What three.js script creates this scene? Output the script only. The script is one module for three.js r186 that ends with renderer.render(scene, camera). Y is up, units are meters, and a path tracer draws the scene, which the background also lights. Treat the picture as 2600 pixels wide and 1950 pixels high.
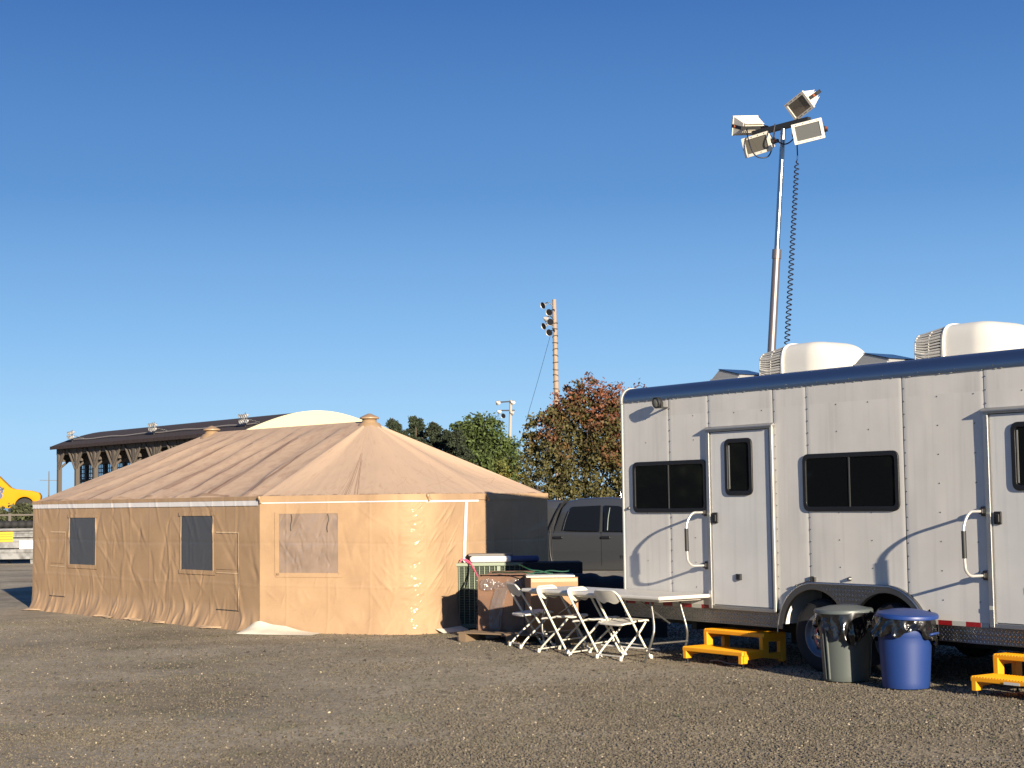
import * as THREE from 'three';
import { mergeGeometries, toCreasedNormals } from 'three/addons/utils/BufferGeometryUtils.js';
import { RoundedBoxGeometry } from 'three/addons/geometries/RoundedBoxGeometry.js';
import { FontLoader } from 'three/addons/loaders/FontLoader.js';
import { TextGeometry } from 'three/addons/geometries/TextGeometry.js';

/* ---------- camera, sky, sun, exposure ---------- */
const scene = new THREE.Scene();
const R = THREE.MathUtils.degToRad;
const camera = new THREE.PerspectiveCamera(27.07, 4 / 3, 0.1, 3000);
camera.rotation.order = 'YXZ';
camera.position.set(0, 1.68, 0);
camera.rotation.set(Math.atan(301 / 4050), 0, -Math.atan(0.0134));

const renderer = new THREE.WebGLRenderer({ antialias: true });
renderer.toneMapping = THREE.LinearToneMapping;
renderer.toneMappingExposure = 2.15;
renderer.shadowMap.enabled = true;
renderer.shadowMap.type = THREE.PCFSoftShadowMap;
document.body?.appendChild(renderer.domElement);

{ // clear morning sky: pale at the horizon, deep blue overhead
  const w = 64, h = 512, d = new Float32Array(w * h * 4);
  const SK = .57, stops = [[-90, .10, .13, .16], [-2, .30, .48, .66], [0, .36, .56, .76], [2.5, .330, .560, .790], [6, .210, .425, .715], [11, .100, .256, .540], [18, .047, .143, .392], [30, .034, .105, .31], [60, .022, .068, .215], [90, .018, .055, .185]];
  for (let y = 0; y < h; y++) {
    const el = (y + .5) / h * 180 - 90;
    let k = 0; while (k < stops.length - 2 && el > stops[k + 1][0]) k++;
    const a = stops[k], b = stops[k + 1]; let t = (el - a[0]) / (b[0] - a[0]); t = Math.min(1, Math.max(0, t));
    for (let x = 0; x < w; x++) { const i = (y * w + x) * 4; for (let c = 0; c < 3; c++) d[i + c] = SK * (a[c + 1] + (b[c + 1] - a[c + 1]) * t); d[i + 3] = 1; }
  }
  const sky = new THREE.DataTexture(d, w, h, THREE.RGBAFormat, THREE.FloatType);
  sky.mapping = THREE.EquirectangularReflectionMapping; sky.magFilter = sky.minFilter = THREE.LinearFilter; sky.wrapS = THREE.RepeatWrapping; sky.needsUpdate = true;
  scene.background = sky; scene.environment = sky;
}
const SUN_AZ = R(68.4), SUN_EL = R(13.7);
const sun = new THREE.DirectionalLight(new THREE.Color().setRGB(1, .875, .69), 5);
sun.position.set(Math.cos(SUN_AZ) * Math.cos(SUN_EL) * 80, Math.sin(SUN_EL) * 80, Math.sin(SUN_AZ) * Math.cos(SUN_EL) * 80 - 20);
sun.target.position.set(0, 0, -20);
sun.castShadow = true; sun.shadow.mapSize.set(4096, 4096);
Object.assign(sun.shadow.camera, { left: -45, right: 45, top: 30, bottom: -30, near: 1, far: 260 });
scene.add(sun, sun.target);

/* ---------- helpers ---------- */
let seed = 7;
const rnd = () => { seed = (seed * 1664525 + 1013904223) >>> 0; return seed / 4294967296; };
const rr = (a, b) => a + (b - a) * rnd();
const gss = () => (rnd() + rnd() + rnd() + rnd() - 2) * 1.0;
function hash(x, y, s = 0) { let n = (x * 374761393 + y * 668265263 + s * 2147483647) | 0; n = Math.imul(n ^ (n >>> 13), 1274126177); return ((n ^ (n >>> 16)) >>> 0) / 4294967296; }
function vn(x, y, s = 0, per = 0) {
  const xi = Math.floor(x), yi = Math.floor(y), fx = x - xi, fy = y - yi, u = fx * fx * (3 - 2 * fx), v = fy * fy * (3 - 2 * fy);
  const m = (a) => per ? ((a % per) + per) % per : a;
  const a = hash(m(xi), m(yi), s), b = hash(m(xi + 1), m(yi), s), c = hash(m(xi), m(yi + 1), s), d = hash(m(xi + 1), m(yi + 1), s);
  return a + (b - a) * u + (c - a) * v + (a - b - c + d) * u * v;
}
const fbm = (x, y, s = 0, o = 4, per = 0) => { let t = 0, a = .5, n = 0; for (let i = 0; i < o; i++) { t += a * vn(x, y, s + i, per); n += a; a *= .5; x *= 2; y *= 2; per *= 2; } return t / n; };
const V = (x, y, z) => new THREE.Vector3(x, y, z);
const sst = (a, b, x) => { const t = Math.min(1, Math.max(0, (x - a) / (b - a))); return t * t * (3 - 2 * t); };
const lerp = (a, b, t) => a + (b - a) * t;

const names = {};
function numbered(n) { const k = names[n] = (names[n] ?? -1) + 1; return k ? n + '_' + String(k).padStart(3, '0') : n; }
function shadows(o) { o.castShadow = true; o.receiveShadow = true; return o; }
function thing(name, label, category, pos = [0, 0, 0], turn = 0, group) {
  const o = new THREE.Group(); o.name = numbered(name); o.position.set(...pos); o.rotation.y = turn;
  o.userData = { label, category }; if (group) o.userData.group = group; scene.add(o); return o;
}
function grp(name, parent, pos = [0, 0, 0]) { const g = new THREE.Group(); g.name = name; g.position.set(...pos); parent.add(g); return g; }
function boxUV(g) {
  const p = g.attributes.position, n = g.attributes.normal, uv = new Float32Array(p.count * 2);
  for (let i = 0; i < p.count; i++) {
    const ax = Math.abs(n.getX(i)), ay = Math.abs(n.getY(i)), az = Math.abs(n.getZ(i));
    if (ay >= ax && ay >= az) { uv[2 * i] = p.getX(i); uv[2 * i + 1] = p.getZ(i); }
    else if (ax >= az) { uv[2 * i] = p.getZ(i); uv[2 * i + 1] = p.getY(i); }
    else { uv[2 * i] = p.getX(i); uv[2 * i + 1] = p.getY(i); }
  }
  g.setAttribute('uv', new THREE.BufferAttribute(uv, 2));
}
const M4 = new THREE.Matrix4(), Q = new THREE.Quaternion(), EU = new THREE.Euler();
const trs = (x, y, z, rx = 0, ry = 0, rz = 0, s = 1) => new THREE.Matrix4().compose(V(x, y, z), new THREE.Quaternion().setFromEuler(new THREE.Euler(rx, ry, rz)), typeof s === 'number' ? V(s, s, s) : s);
class MB {
  constructor() { this.g = []; this.keepUV = false; }
  add(geo, m) {
    let g = geo.index ? geo.toNonIndexed() : geo.clone();
    for (const k of Object.keys(g.attributes)) if (!['position', 'normal', 'uv'].includes(k)) g.deleteAttribute(k);
    if (!g.attributes.uv) g.setAttribute('uv', new THREE.BufferAttribute(new Float32Array(g.attributes.position.count * 2), 2));
    if (m) {
      g.applyMatrix4(m);
      if (m.determinant() < 0) for (const k of Object.keys(g.attributes)) { const a = g.attributes[k], n = a.itemSize, A = a.array; for (let i = 0; i < a.count; i += 3) for (let c = 0; c < n; c++) { const t = A[(i + 1) * n + c]; A[(i + 1) * n + c] = A[(i + 2) * n + c]; A[(i + 2) * n + c] = t; } }
    }
    this.g.push(g); return this;
  }
  box(w, h, d, x, y, z, rx = 0, ry = 0, rz = 0) { return this.add(new THREE.BoxGeometry(w, h, d), trs(x, y, z, rx, ry, rz)); }
  rbox(w, h, d, x, y, z, r = .01, seg = 2, rx = 0, ry = 0, rz = 0) { return this.add(new RoundedBoxGeometry(w, h, d, seg, Math.min(r, w / 2.01, h / 2.01, d / 2.01)), trs(x, y, z, rx, ry, rz)); }
  // box by extents
  ext(x0, x1, y0, y1, z0, z1, r = 0) { const w = x1 - x0, h = y1 - y0, d = z1 - z0; return r ? this.rbox(w, h, d, (x0 + x1) / 2, (y0 + y1) / 2, (z0 + z1) / 2, r) : this.box(w, h, d, (x0 + x1) / 2, (y0 + y1) / 2, (z0 + z1) / 2); }
  rod(a, b, r1, r2 = r1, seg = 10) {
    const A = Array.isArray(a) ? V(...a) : a, B = Array.isArray(b) ? V(...b) : b, d = B.clone().sub(A), L = d.length();
    const m = new THREE.Matrix4().compose(A.clone().add(B).multiplyScalar(.5), new THREE.Quaternion().setFromUnitVectors(V(0, 1, 0), d.normalize()), V(1, 1, 1));
    return this.add(new THREE.CylinderGeometry(r2, r1, L, seg), m);
  }
  tube(pts, r, seg = 32, rad = 8, closed = false, tension = .5) {
    return this.add(new THREE.TubeGeometry(new THREE.CatmullRomCurve3(pts.map(p => Array.isArray(p) ? V(...p) : p), closed, 'catmullrom', tension), seg, r, rad, closed));
  }
  lathe(pts, seg = 24, m) { return this.add(new THREE.LatheGeometry(pts.map(p => new THREE.Vector2(p[0], p[1])), seg), m); }
  shape(sh, depth, m, bevel = 0, cs = 8) { return this.add(new THREE.ExtrudeGeometry(sh, { depth, bevelEnabled: bevel > 0, bevelSize: bevel, bevelThickness: bevel, bevelSegments: 2, curveSegments: cs }), m); }
  build(name, mat, parent, keepUV = this.keepUV) {
    const g = mergeGeometries(this.g); if (!keepUV) boxUV(g);
    const o = shadows(new THREE.Mesh(g, mat)); o.name = name; parent.add(o); return o;
  }
  top(name, mat, label, category, group) { const o = this.build(numbered(name), mat, scene); o.userData = { label, category }; if (group) o.userData.group = group; return o; }
}
const mb = () => new MB();
function polyShape(pts) { const s = new THREE.Shape(); pts.forEach((p, i) => i ? s.lineTo(p[0], p[1]) : s.moveTo(p[0], p[1])); s.closePath(); return s; }
function roundRect(x0, x1, y0, y1, r) {
  const s = new THREE.Shape(); s.moveTo(x0 + r, y0); s.lineTo(x1 - r, y0); s.quadraticCurveTo(x1, y0, x1, y0 + r); s.lineTo(x1, y1 - r); s.quadraticCurveTo(x1, y1, x1 - r, y1);
  s.lineTo(x0 + r, y1); s.quadraticCurveTo(x0, y1, x0, y1 - r); s.lineTo(x0, y0 + r); s.quadraticCurveTo(x0, y0, x0 + r, y0); return s;
}
// grid surface: fn(u,v) -> Vector3 ; uvf(u,v) -> [s,t]
function grid(nu, nv, fn, uvf, keep) {
  const P = [], U = [], I = [];
  for (let j = 0; j <= nv; j++) for (let i = 0; i <= nu; i++) { const u = i / nu, v = j / nv, p = fn(u, v); P.push(p.x, p.y, p.z); const t = uvf ? uvf(u, v) : [u, v]; U.push(t[0], t[1]); }
  for (let j = 0; j < nv; j++) for (let i = 0; i < nu; i++) {
    if (keep && !keep((i + .5) / nu, (j + .5) / nv)) continue;
    const a = j * (nu + 1) + i, b = a + 1, c = a + nu + 1, d = c + 1; I.push(a, b, d, a, d, c);
  }
  const g = new THREE.BufferGeometry(); g.setAttribute('position', new THREE.Float32BufferAttribute(P, 3)); g.setAttribute('uv', new THREE.Float32BufferAttribute(U, 2)); g.setIndex(I); g.computeVertexNormals(); return g;
}
function meshOf(g, name, mat, parent) { const o = shadows(new THREE.Mesh(g, mat)); o.name = name; parent.add(o); return o; }

/* ---------- textures ---------- */
function tex(size, fn, srgb, rep) { // fn(x,y) -> [r,g,b] 0..1 (sRGB values when srgb)
  const w = Array.isArray(size) ? size[0] : size, h = Array.isArray(size) ? size[1] : size, d = new Uint8Array(w * h * 4);
  for (let y = 0; y < h; y++) for (let x = 0; x < w; x++) { const c = fn(x, y), i = (y * w + x) * 4; d[i] = Math.max(0, Math.min(255, c[0] * 255)); d[i + 1] = Math.max(0, Math.min(255, c[1] * 255)); d[i + 2] = Math.max(0, Math.min(255, c[2] * 255)); d[i + 3] = 255; }
  const t = new THREE.DataTexture(d, w, h); t.wrapS = t.wrapT = THREE.RepeatWrapping; t.magFilter = THREE.LinearFilter; t.minFilter = THREE.LinearMipmapLinearFilter; t.generateMipmaps = true;
  if (srgb) t.colorSpace = THREE.SRGBColorSpace; if (rep) t.repeat.set(1 / rep, 1 / rep); t.needsUpdate = true; return t;
}
const lin = (r, g, b) => new THREE.Color().setRGB(r, g, b);
const std = (c, rough = .7, metal = 0, extra = {}) => new THREE.MeshStandardMaterial({ color: c, roughness: rough, metalness: metal, ...extra });
const phys = (c, rough, o = {}) => new THREE.MeshPhysicalMaterial({ color: c, roughness: rough, ...o });
const grey = (f) => (x, y) => { const v = f(x, y); return [v, v, v]; };

// gravel
let gravelMap, gravelBump;
{
  const N = 2048, col = new Float32Array(N * N * 3), hgt = new Float32Array(N * N);
  for (let y = 0; y < N; y++) for (let x = 0; x < N; x++) {
    const i = y * N + x, f = fbm(x / 128, y / 128, 3, 5, 16), g2 = hash(x, y, 5), p = fbm(x / 512, y / 512, 9, 3, 4);
    const cl = fbm(x / 22, y / 22, 13, 2, 2048 / 22 | 0); const t = .80 + .34 * (f - .5) + .26 * (g2 - .5) + .30 * (p - .5) + .55 * (cl - .5);
    col[i * 3] = .350 * t; col[i * 3 + 1] = .290 * t; col[i * 3 + 2] = .200 * t; hgt[i] = .25 + .22 * (f - .5) + .10 * g2;
  }
  const st = (n, r0, r1) => {
    for (let k = 0; k < n; k++) {
      const cx = rnd() * N, cy = rnd() * N, a = r0 + (r1 - r0) * Math.pow(rnd(), 2.2), b = a * rr(.55, 1), th = rnd() * 3.14, c = Math.cos(th), s = Math.sin(th);
      const dens = fbm(cx / 256, cy / 256, 21, 3, 8); if (rnd() > .25 + 1.3 * (dens - .22)) continue;
      let t = .62 + .62 * rnd(); if (rnd() < .012) t = 1.6 + rnd() * .7; const w = rr(-.06, .06);
      const R0 = Math.ceil(a);
      for (let dy = -R0; dy <= R0; dy++) for (let dx = -R0; dx <= R0; dx++) {
        const u = (dx * c + dy * s) / a, v = (-dx * s + dy * c) / b, q = u * u + v * v; if (q > 1) continue;
        const X = ((cx + dx) | 0) & (N - 1), Y = ((cy + dy) | 0) & (N - 1), i = Y * N + X;
        col[i * 3] = .31 * t * (1 + w); col[i * 3 + 1] = .260 * t; col[i * 3 + 2] = .187 * t * (1 - w); hgt[i] = Math.max(hgt[i], .35 + .10 * a * Math.sqrt(1 - q * .9));
      }
    }
  };
  st(90000, 1, 2.4); st(60000, 1.6, 4); st(9000, 3, 7);
  const e = v => v <= .0031308 ? v * 12.92 : 1.055 * Math.pow(v, 1 / 2.4) - .055;
  gravelMap = tex(N, (x, y) => { const i = (y * N + x) * 3; return [e(Math.min(1, col[i])), e(Math.min(1, col[i + 1])), e(Math.min(1, col[i + 2]))]; }, true, 7);
  gravelBump = tex(N, grey((x, y) => hgt[y * N + x]), false, 7);
}
const weaveB = tex(256, grey((x, y) => .5 + .25 * (((x >> 1) + (y >> 1)) & 1 ? 1 : -1) * .5 + .35 * (hash(x, y, 2) - .5)), false, .12);
const mott = (a, s, sc = 64) => tex(512, grey((x, y) => 1 - a + a * fbm(x / sc, y / sc, s, 5, 512 / sc) * 1.6), true, 2.3);
const M = {};
M.ground = std(lin(1, 1, 1), .95, 0, { map: gravelMap, bumpMap: gravelBump, bumpScale: .009, vertexColors: true });
M.stone = std(lin(.100, .085, .064), .95);

/* ---------- ground ---------- */
{
  // near yard with uneven tone, far field around it
  const W = 90, n = 520;
  const g = new THREE.PlaneGeometry(W, W, n, n); g.rotateX(-Math.PI / 2); g.translate(0, 0, -38);
  const p = g.attributes.position, c = new Float32Array(p.count * 3), uv = g.attributes.uv;
  for (let i = 0; i < p.count; i++) {
    const x = p.getX(i), z = p.getZ(i); uv.setXY(i, x, z);
    let t = .60 + .66 * fbm(x / 2.6 + 40, z / 1.7 + 60, 31, 5) + .34 * (fbm(x * 1.7 + 40, z * 1.1 + 60, 35, 3) - .5) * 1.6;
    const b = sst(.52, .68, fbm(x / 1.6 + 9, z / .9 + 3, 77, 4)); // damp brown patches
    const mo = sst(.66, .76, fbm(x / .9 + 19, z / .5 + 53, 87, 3));  // moss in hollows
    const dd = Math.max(0, 1 - Math.hypot(x, z + 38) / 60); t = lerp(1, t, Math.min(1, dd * 4));
    c[3 * i] = t * (1 - .16 * b - .18 * mo); c[3 * i + 1] = t * (1 - .20 * b - .12 * mo); c[3 * i + 2] = t * (1 - .27 * b - .26 * mo);
  }
  g.setAttribute('color', new THREE.BufferAttribute(c, 3));
  const m = meshOf(g, 'ground', M.ground, scene); m.userData = { kind: 'structure', label: 'grey brown packed gravel yard', category: 'ground' };
  const g2 = new THREE.PlaneGeometry(2400, 2400, 1, 1); g2.rotateX(-Math.PI / 2); g2.translate(0, -.03, -400);
  const c2 = new Float32Array(12).fill(.85); g2.setAttribute('color', new THREE.BufferAttribute(c2, 3));
  const u2 = g2.attributes.uv, p2 = g2.attributes.position; for (let i = 0; i < 4; i++) u2.setXY(i, p2.getX(i), p2.getZ(i));
  const m2 = meshOf(g2, 'far_ground', M.ground, scene); m2.userData = { kind: 'structure', label: 'far gravel ground reaching the horizon', category: 'ground' };
}
{ // loose stones
  const ico = new THREE.IcosahedronGeometry(1, 0), N = 190000, im = new THREE.InstancedMesh(ico, M.stone, N), col = new THREE.Color();
  for (let i = 0; i < N; i++) {
    let x, z, k = 0; do { z = -9.6 - 15 * Math.pow(rnd(), 1.35); x = rr(-.36, .36) * -z; k++; } while (.34 + .66 * sst(.36, .66, fbm(x / 1.5 + 5, z / 1.2 + 8, 15, 4) + .10 * (x / -z) * 2.5 - .05 * (-z - 12) / 8) < rnd() && k < 12);
    let s = .0045 + .006 * Math.pow(rnd(), 2.2); if (rnd() < .004) s = rr(.010, .017);
    EU.set(rnd() * 6, rnd() * 6, rnd() * 6); Q.setFromEuler(EU);
    M4.compose(V(x, s * .25, z), Q, V(s * rr(.8, 1.4), s * rr(.5, .8), s * rr(.8, 1.3))); im.setMatrixAt(i, M4);
    let t = rr(.55, 1.4); if (rnd() < .012) t = rr(2.2, 4.2); col.setRGB(t, t * rr(.95, 1.02), t * rr(.88, 1.02)); im.setColorAt(i, col);
  }
  im.name = 'gravel'; im.userData = { kind: 'stuff', label: 'loose gravel stones scattered over the yard', category: 'gravel' }; shadows(im); scene.add(im);
}

{ // leaf litter, twigs and a few flat weeds pressed into the gravel
  const quad = new THREE.PlaneGeometry(1, .5, 3, 1); const qp = quad.attributes.position; for (let i = 0; i < qp.count; i++) qp.setZ(i, .12 * Math.cos(qp.getX(i) * 3) + .08 * qp.getX(i)); quad.computeVertexNormals();
  const N = 900, im = new THREE.InstancedMesh(quad, std(lin(1, 1, 1), .9), N), col = new THREE.Color();
  for (let i = 0; i < N; i++) {
    const z = -10 - 14 * rnd(), c = Math.floor(rnd() * 26), x = rnd() < .55 ? (hash(c, 3) - .5) * .66 * 14 + gss() * .45 : rr(-.34, .34) * -z, zz = rnd() < .55 ? -10.5 - hash(c, 8) * 9 + gss() * .16 : z, s = rr(.012, .04);
    EU.set(-Math.PI / 2 + rr(-.4, .4), rr(-.4, .4), rnd() * 6.28); Q.setFromEuler(EU); M4.compose(V(x, .008, zz), Q, V(s * rr(.8, 1.8), s, s)); im.setMatrixAt(i, M4);
    const g = rr(.5, 1.3); if (rnd() < .3) col.setRGB(.055 * g, .065 * g, .025 * g); else col.setRGB(.085 * g, .058 * g, .034 * g); im.setColorAt(i, col);
  }
  im.name = 'leaf_litter'; im.userData = { kind: 'stuff', label: 'dry leaf litter and weed scraps pressed into gravel', category: 'litter' }; shadows(im); scene.add(im);
}

/* ================= TRAILER ================= */
const TO = V(1.237, 0, -18.032), TA = R(-55);
const e1 = V(Math.cos(R(55)), 0, Math.sin(R(55))), nn = V(-Math.sin(R(55)), 0, Math.cos(R(55)));
const tp = (al, off, y = 0) => [TO.x + e1.x * al + nn.x * off, y, TO.z + e1.z * al + nn.z * off];
{
  const streak = tex(1024, (x, y) => {
    const s = fbm(x / 16, y / 400, 4, 4), b = fbm(x / 128, y / 128, 8, 4), d = hash(x, y, 3);
    const v = .985 - .035 * sst(.5, .85, s) - .07 * b + .012 * d; return [v, v * .995, v * .985];
  }, true, 2.6);
  M.paint = phys(lin(.65, .635, .605), .42, { map: streak, clearcoat: .15, clearcoatRoughness: .3 });
  M.doorPaint = phys(lin(.64, .64, .635), .4, { map: streak, clearcoat: .12, clearcoatRoughness: .35 });
  M.alum = std(lin(.576, .584, .600), .34, 1);
  M.polish = std(lin(.34, .325, .33), .34, 1);
  M.alumRough = std(lin(.480, .472, .456), .48, 1, { bumpMap: mott(.5, 12), bumpScale: .0008 });
  M.plate = std(lin(.25, .245, .24), .34, 1);
  M.blackTrim = std(lin(.006, .006, .007), .5);
  M.blackPlas = std(lin(.016, .016, .016), .55);
  M.glassDark = phys(lin(.006, .007, .008), .04, { ior: 1.5, specularIntensity: .8 });
  M.red = std(lin(.240, .010, .014), .35); M.white = std(lin(.400, .400, .368), .4);
  M.under = std(lin(.016, .016, .018), .8);
  M.rubber = std(lin(.013, .013, .014), .8); M.rim = std(lin(.176, .184, .216), .4, .6);
  M.acPlas = std(lin(.640, .616, .552), .5); M.acGrille = std(lin(.528, .504, .448), .55);
  M.ventG = std(lin(.240, .240, .240), .5); M.ventTop = std(lin(.016, .022, .040), .2);
  M.rivet = std(lin(.128, .120, .112), .4, .7); M.chrome = std(lin(.640, .640, .624), .22, 1);
  M.tube = std(lin(.624, .616, .592), .3, .6);

  const T = thing('trailer', 'long white panelled equipment trailer with two doors and twin axles', 'trailer', TO.toArray(), TA);
  const L = 7.2, D = 2.5;
  // structure behind the skin
  mb().ext(.012, L, .95, 2.80, -D, -.02).ext(.012, 2.5, .44, .95, -D, -.02).ext(4.42, L, .44, .95, -D, -.02).ext(2.5, 4.42, .44, .95, -D + .5, -.55).build('body', M.paint, T);
  mb().ext(.0, L, .30, .42, -.62, -.52).ext(0, L, .30, .42, -2.0, -1.9).ext(1.0, 1.08, .3, .4, -2.4, -.1).ext(2.9, 2.98, .3, .4, -2.4, -.3).ext(5.6, 5.68, .3, .4, -2.4, -.1).rod([2.953, .35, -2.3], [2.953, .35, -.2], .05).rod([3.863, .35, -2.3], [3.863, .35, -.2], .05).build('underframe', M.under, T);
  // skin panels with their own seams and slight oil-canning
  const inArch = (x, y) => { if (y > .865) return false; if (x > 2.953 && x < 3.863) return true; const c = x <= 2.953 ? 2.953 : 3.863; return Math.hypot(x - c, y - .36) < .48; };
  const rv = mb(), rivet = (x, y, z = .0) => rv.add(new THREE.SphereGeometry(.0065, 6, 4), trs(x, y, z, 0, 0, 0, V(1, 1, .55)));
  const canning = (x, y) => .0035 * (fbm(x * 1.9 + 3, y * .8 + 7, 14, 3) - .5) * 2 + .0015 * (fbm(x * 6, y * 2, 44, 2) - .5);
  const panel = (x0, x1, y0, y1, lift) => {
    const cell = .025, nu = Math.round((x1 - x0) / cell), nv = Math.round((y1 - y0) / cell), gp = .003;
    const g = grid(nu, nv, (u, v) => { const x = lerp(x0 + gp, x1 - gp, u), y = lerp(y0, y1, v); const ed = Math.min(u * (x1 - x0), (1 - u) * (x1 - x0)); return V(x, y, lift + canning(x, y) * sst(0, .12, ed) - .003 * (1 - sst(0, .012, ed))); },
      (u, v) => [lerp(x0, x1, u), lerp(y0, y1, v)], (u, v) => !inArch(lerp(x0, x1, u), lerp(y0, y1, v)));
    meshOf(g, 'wall_panel', M.paint, T);
    for (const x of [x0 + .022, x1 - .022]) if (x > .05) for (let y = y0 + .09; y < y1 - .05; y += .118) if (!inArch(x, y - .03) && x === x0 + .022 && x0 > .1) rivet(x, y, lift + .001);
    for (let x = x0 + .405; x < x1 - .1; x += .408) for (let y = y0 + .18; y < y1 - .1; y += .26) if (!inArch(x, y - .03)) rivet(x, y, lift + .001 + canning(x, y));
  };
  panel(.012, .808, .582, 2.80, 0); panel(.808, 1.45, .582, 2.80, .002); panel(1.45, 2.42, 2.40, 2.80, .004); panel(2.42, 2.88, .582, 2.80, .001);
  panel(2.88, 4.105, .582, 2.80, .003); panel(4.105, 5.03, .582, 2.80, 0); panel(5.03, 6.0, 2.40, 2.80, .003); panel(6.0, L, .582, 2.80, .001);
  // dark backing that shows only in the seams
  mb().ext(.02, L - .02, .90, 2.79, -.019, -.008).build('seam_backing', M.under, T);
  for (let x = .1; x < L; x += .42) rivet(x, 2.815, .012);
  
  const rvm = rv.build('rivets', M.rivet, T); rvm.userData.kind = 'stuff';
  // corner trim and roof
  mb().rbox(.026, 2.36, .03, .002, 1.62, -.006, .006).build('corner_trim', M.white, T);
  { // quarter-round roof edge
    const sh = new THREE.Shape(); sh.moveTo(.012, 0); sh.lineTo(.012, .02); sh.absarc(-.13, .02, .142, 0, Math.PI / 2, false); sh.lineTo(-.3, .162); sh.lineTo(-.3, .14); sh.lineTo(-.13, .14); sh.lineTo(-.13, 0); sh.closePath();
    const g = new THREE.ExtrudeGeometry(sh, { depth: L - .0, bevelEnabled: false, curveSegments: 20 });
    const t = mb().add(toCreasedNormals(g, .6), new THREE.Matrix4().makeBasis(V(0, 0, 1), V(0, 1, 0), V(1, 0, 0)).setPosition(.03, 2.787, 0)).build('roof_trim', M.polish, T);
    const cap = new THREE.Shape(); cap.moveTo(.016, -.01); cap.lineTo(.016, .02); cap.absarc(-.13, .02, .148, 0, Math.PI / 2, false); cap.lineTo(-.2, .168); cap.lineTo(-.2, -.01); cap.closePath();
    mb().add(new THREE.ExtrudeGeometry(cap, { depth: .03, bevelEnabled: true, bevelSize: .004, bevelThickness: .004, bevelSegments: 2, curveSegments: 16 }), new THREE.Matrix4().makeBasis(V(0, 0, 1), V(0, 1, 0), V(1, 0, 0)).setPosition(-.005, 2.787, 0)).build('roof_end_cap', M.white, T);
  }
  mb().ext(.02, L, 2.80, 2.935, -D, -.16).build('roof', M.paint, T);
  { const w = mb(); for (let x = .08; x < L; x += .115) if (rnd() > .3) w.add(new THREE.SphereGeometry(.012, 6, 4), trs(x + rr(-.03, .03), 2.785, .006, 0, 0, 0, V(rr(1, 2.4), .6, .5))); w.build('sealant', M.white, T).userData.kind = 'stuff'; }
  // reflective tape, each red and white piece
  const tape = (x0, x1, m) => mb().ext(x0, x1, .542, .583, 0, .003).build(m === M.red ? 'red_reflector' : 'white_reflector', m, T);
  for (let k = 0; k < 4; k++) { const a = .03 + k * .3125 + .315; tape(a, a + .157, M.red); tape(a + .157, Math.min(a + .3125, 1.44), M.white); }
  tape(.03, .187, M.red); tape(.187, .345, M.white); tape(2.449, 2.50, M.red);
  tape(4.40, 4.444, M.white); tape(4.444, 4.60, M.red); tape(4.60, 4.751, M.white); tape(4.751, 4.915, M.red); tape(4.915, 5.0, M.white); tape(6.02, 6.2, M.red); tape(6.2, 6.36, M.white);
  // diamond plate skirts
  mb().ext(.0, 2.50, .402, .541, -.012, .002).ext(0, 2.5, .398, .402, -.06, .002).build('skirt_plate', M.plate, T);
  mb().ext(4.45, L, .402, .541, -.012, .002).ext(4.45, L, .398, .402, -.06, .002).build('skirt_plate', M.plate, T);
  { const lz = (x0, x1, y0, y1, z, ok) => { const b = mb(), g = new THREE.OctahedronGeometry(1, 0); let r = 0; for (let y = y0; y < y1; y += .021, r++) for (let x = x0 + (r % 2) * .021; x < x1; x += .042) if (!ok || ok(x, y)) b.add(g, trs(x, y, z, 0, 0, r % 2 ? .8 : -.8, V(.0145, .0042, .0035))); const m = b.build('tread_lozenge', M.polishLoz, T); m.userData.kind = 'stuff'; };
    M.polishLoz = std(lin(.52, .51, .50), .25, 1); lz(.02, 2.48, .418, .535, .002); lz(4.48, 6.9, .418, .535, .002); lz(3.0, 3.82, .60, .85, .043, (x, y) => Math.hypot(x - 2.953, y - .36) > .465 && Math.hypot(x - 3.863, y - .36) > .465); }
  // twin arch fender
  {
    const sh = new THREE.Shape(); const y0 = .36, ro = .505, ri = .445, c1 = 2.953, c2 = 3.863;
    sh.moveTo(c1 - ro, .40); sh.absarc(c1, y0, ro, Math.PI - .08, Math.PI / 2, true); sh.lineTo(c2, y0 + ro); sh.absarc(c2, y0, ro, Math.PI / 2, .08, true); sh.lineTo(c2 + ri, .40);
    const jx = Math.acos(((c2 - c1) / 2) / ri); sh.absarc(c2, y0, ri, .09, Math.PI - Math.max(.05, Math.acos(Math.min(1, .43 / ri))) - .35, false);
    sh.absarc(c1, y0, ri, Math.max(.05, Math.acos(Math.min(1, .43 / ri))) + .35, Math.PI - .09, false); sh.closePath();
    mb().add(new THREE.ExtrudeGeometry(sh, { depth: .03, bevelEnabled: true, bevelSize: .008, bevelThickness: .008, bevelSegments: 3, curveSegments: 28 }), trs(0, 0, .004)).build('fender', M.plate, T);
    const lip = []; for (let a = 0; a <= 20; a++) { const t = Math.PI - a / 20 * Math.PI / 2; lip.push(V(c1 + Math.cos(t) * (ro - .006), y0 + Math.sin(t) * (ro - .006), .042)); } for (let a = 0; a <= 20; a++) { const t = Math.PI / 2 - a / 20 * Math.PI / 2; lip.push(V(c2 + Math.cos(t) * (ro - .006), y0 + Math.sin(t) * (ro - .006), .042)); }
    mb().tube(lip, .007, 90, 6).build('fender_lip', M.alum, T);
    mb().ext(2.46, 4.36, .84, .85, -.55, -.02).ext(2.46, 4.36, .35, .85, -.56, -.54).build('wheel_well', M.under, T);
  }
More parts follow.
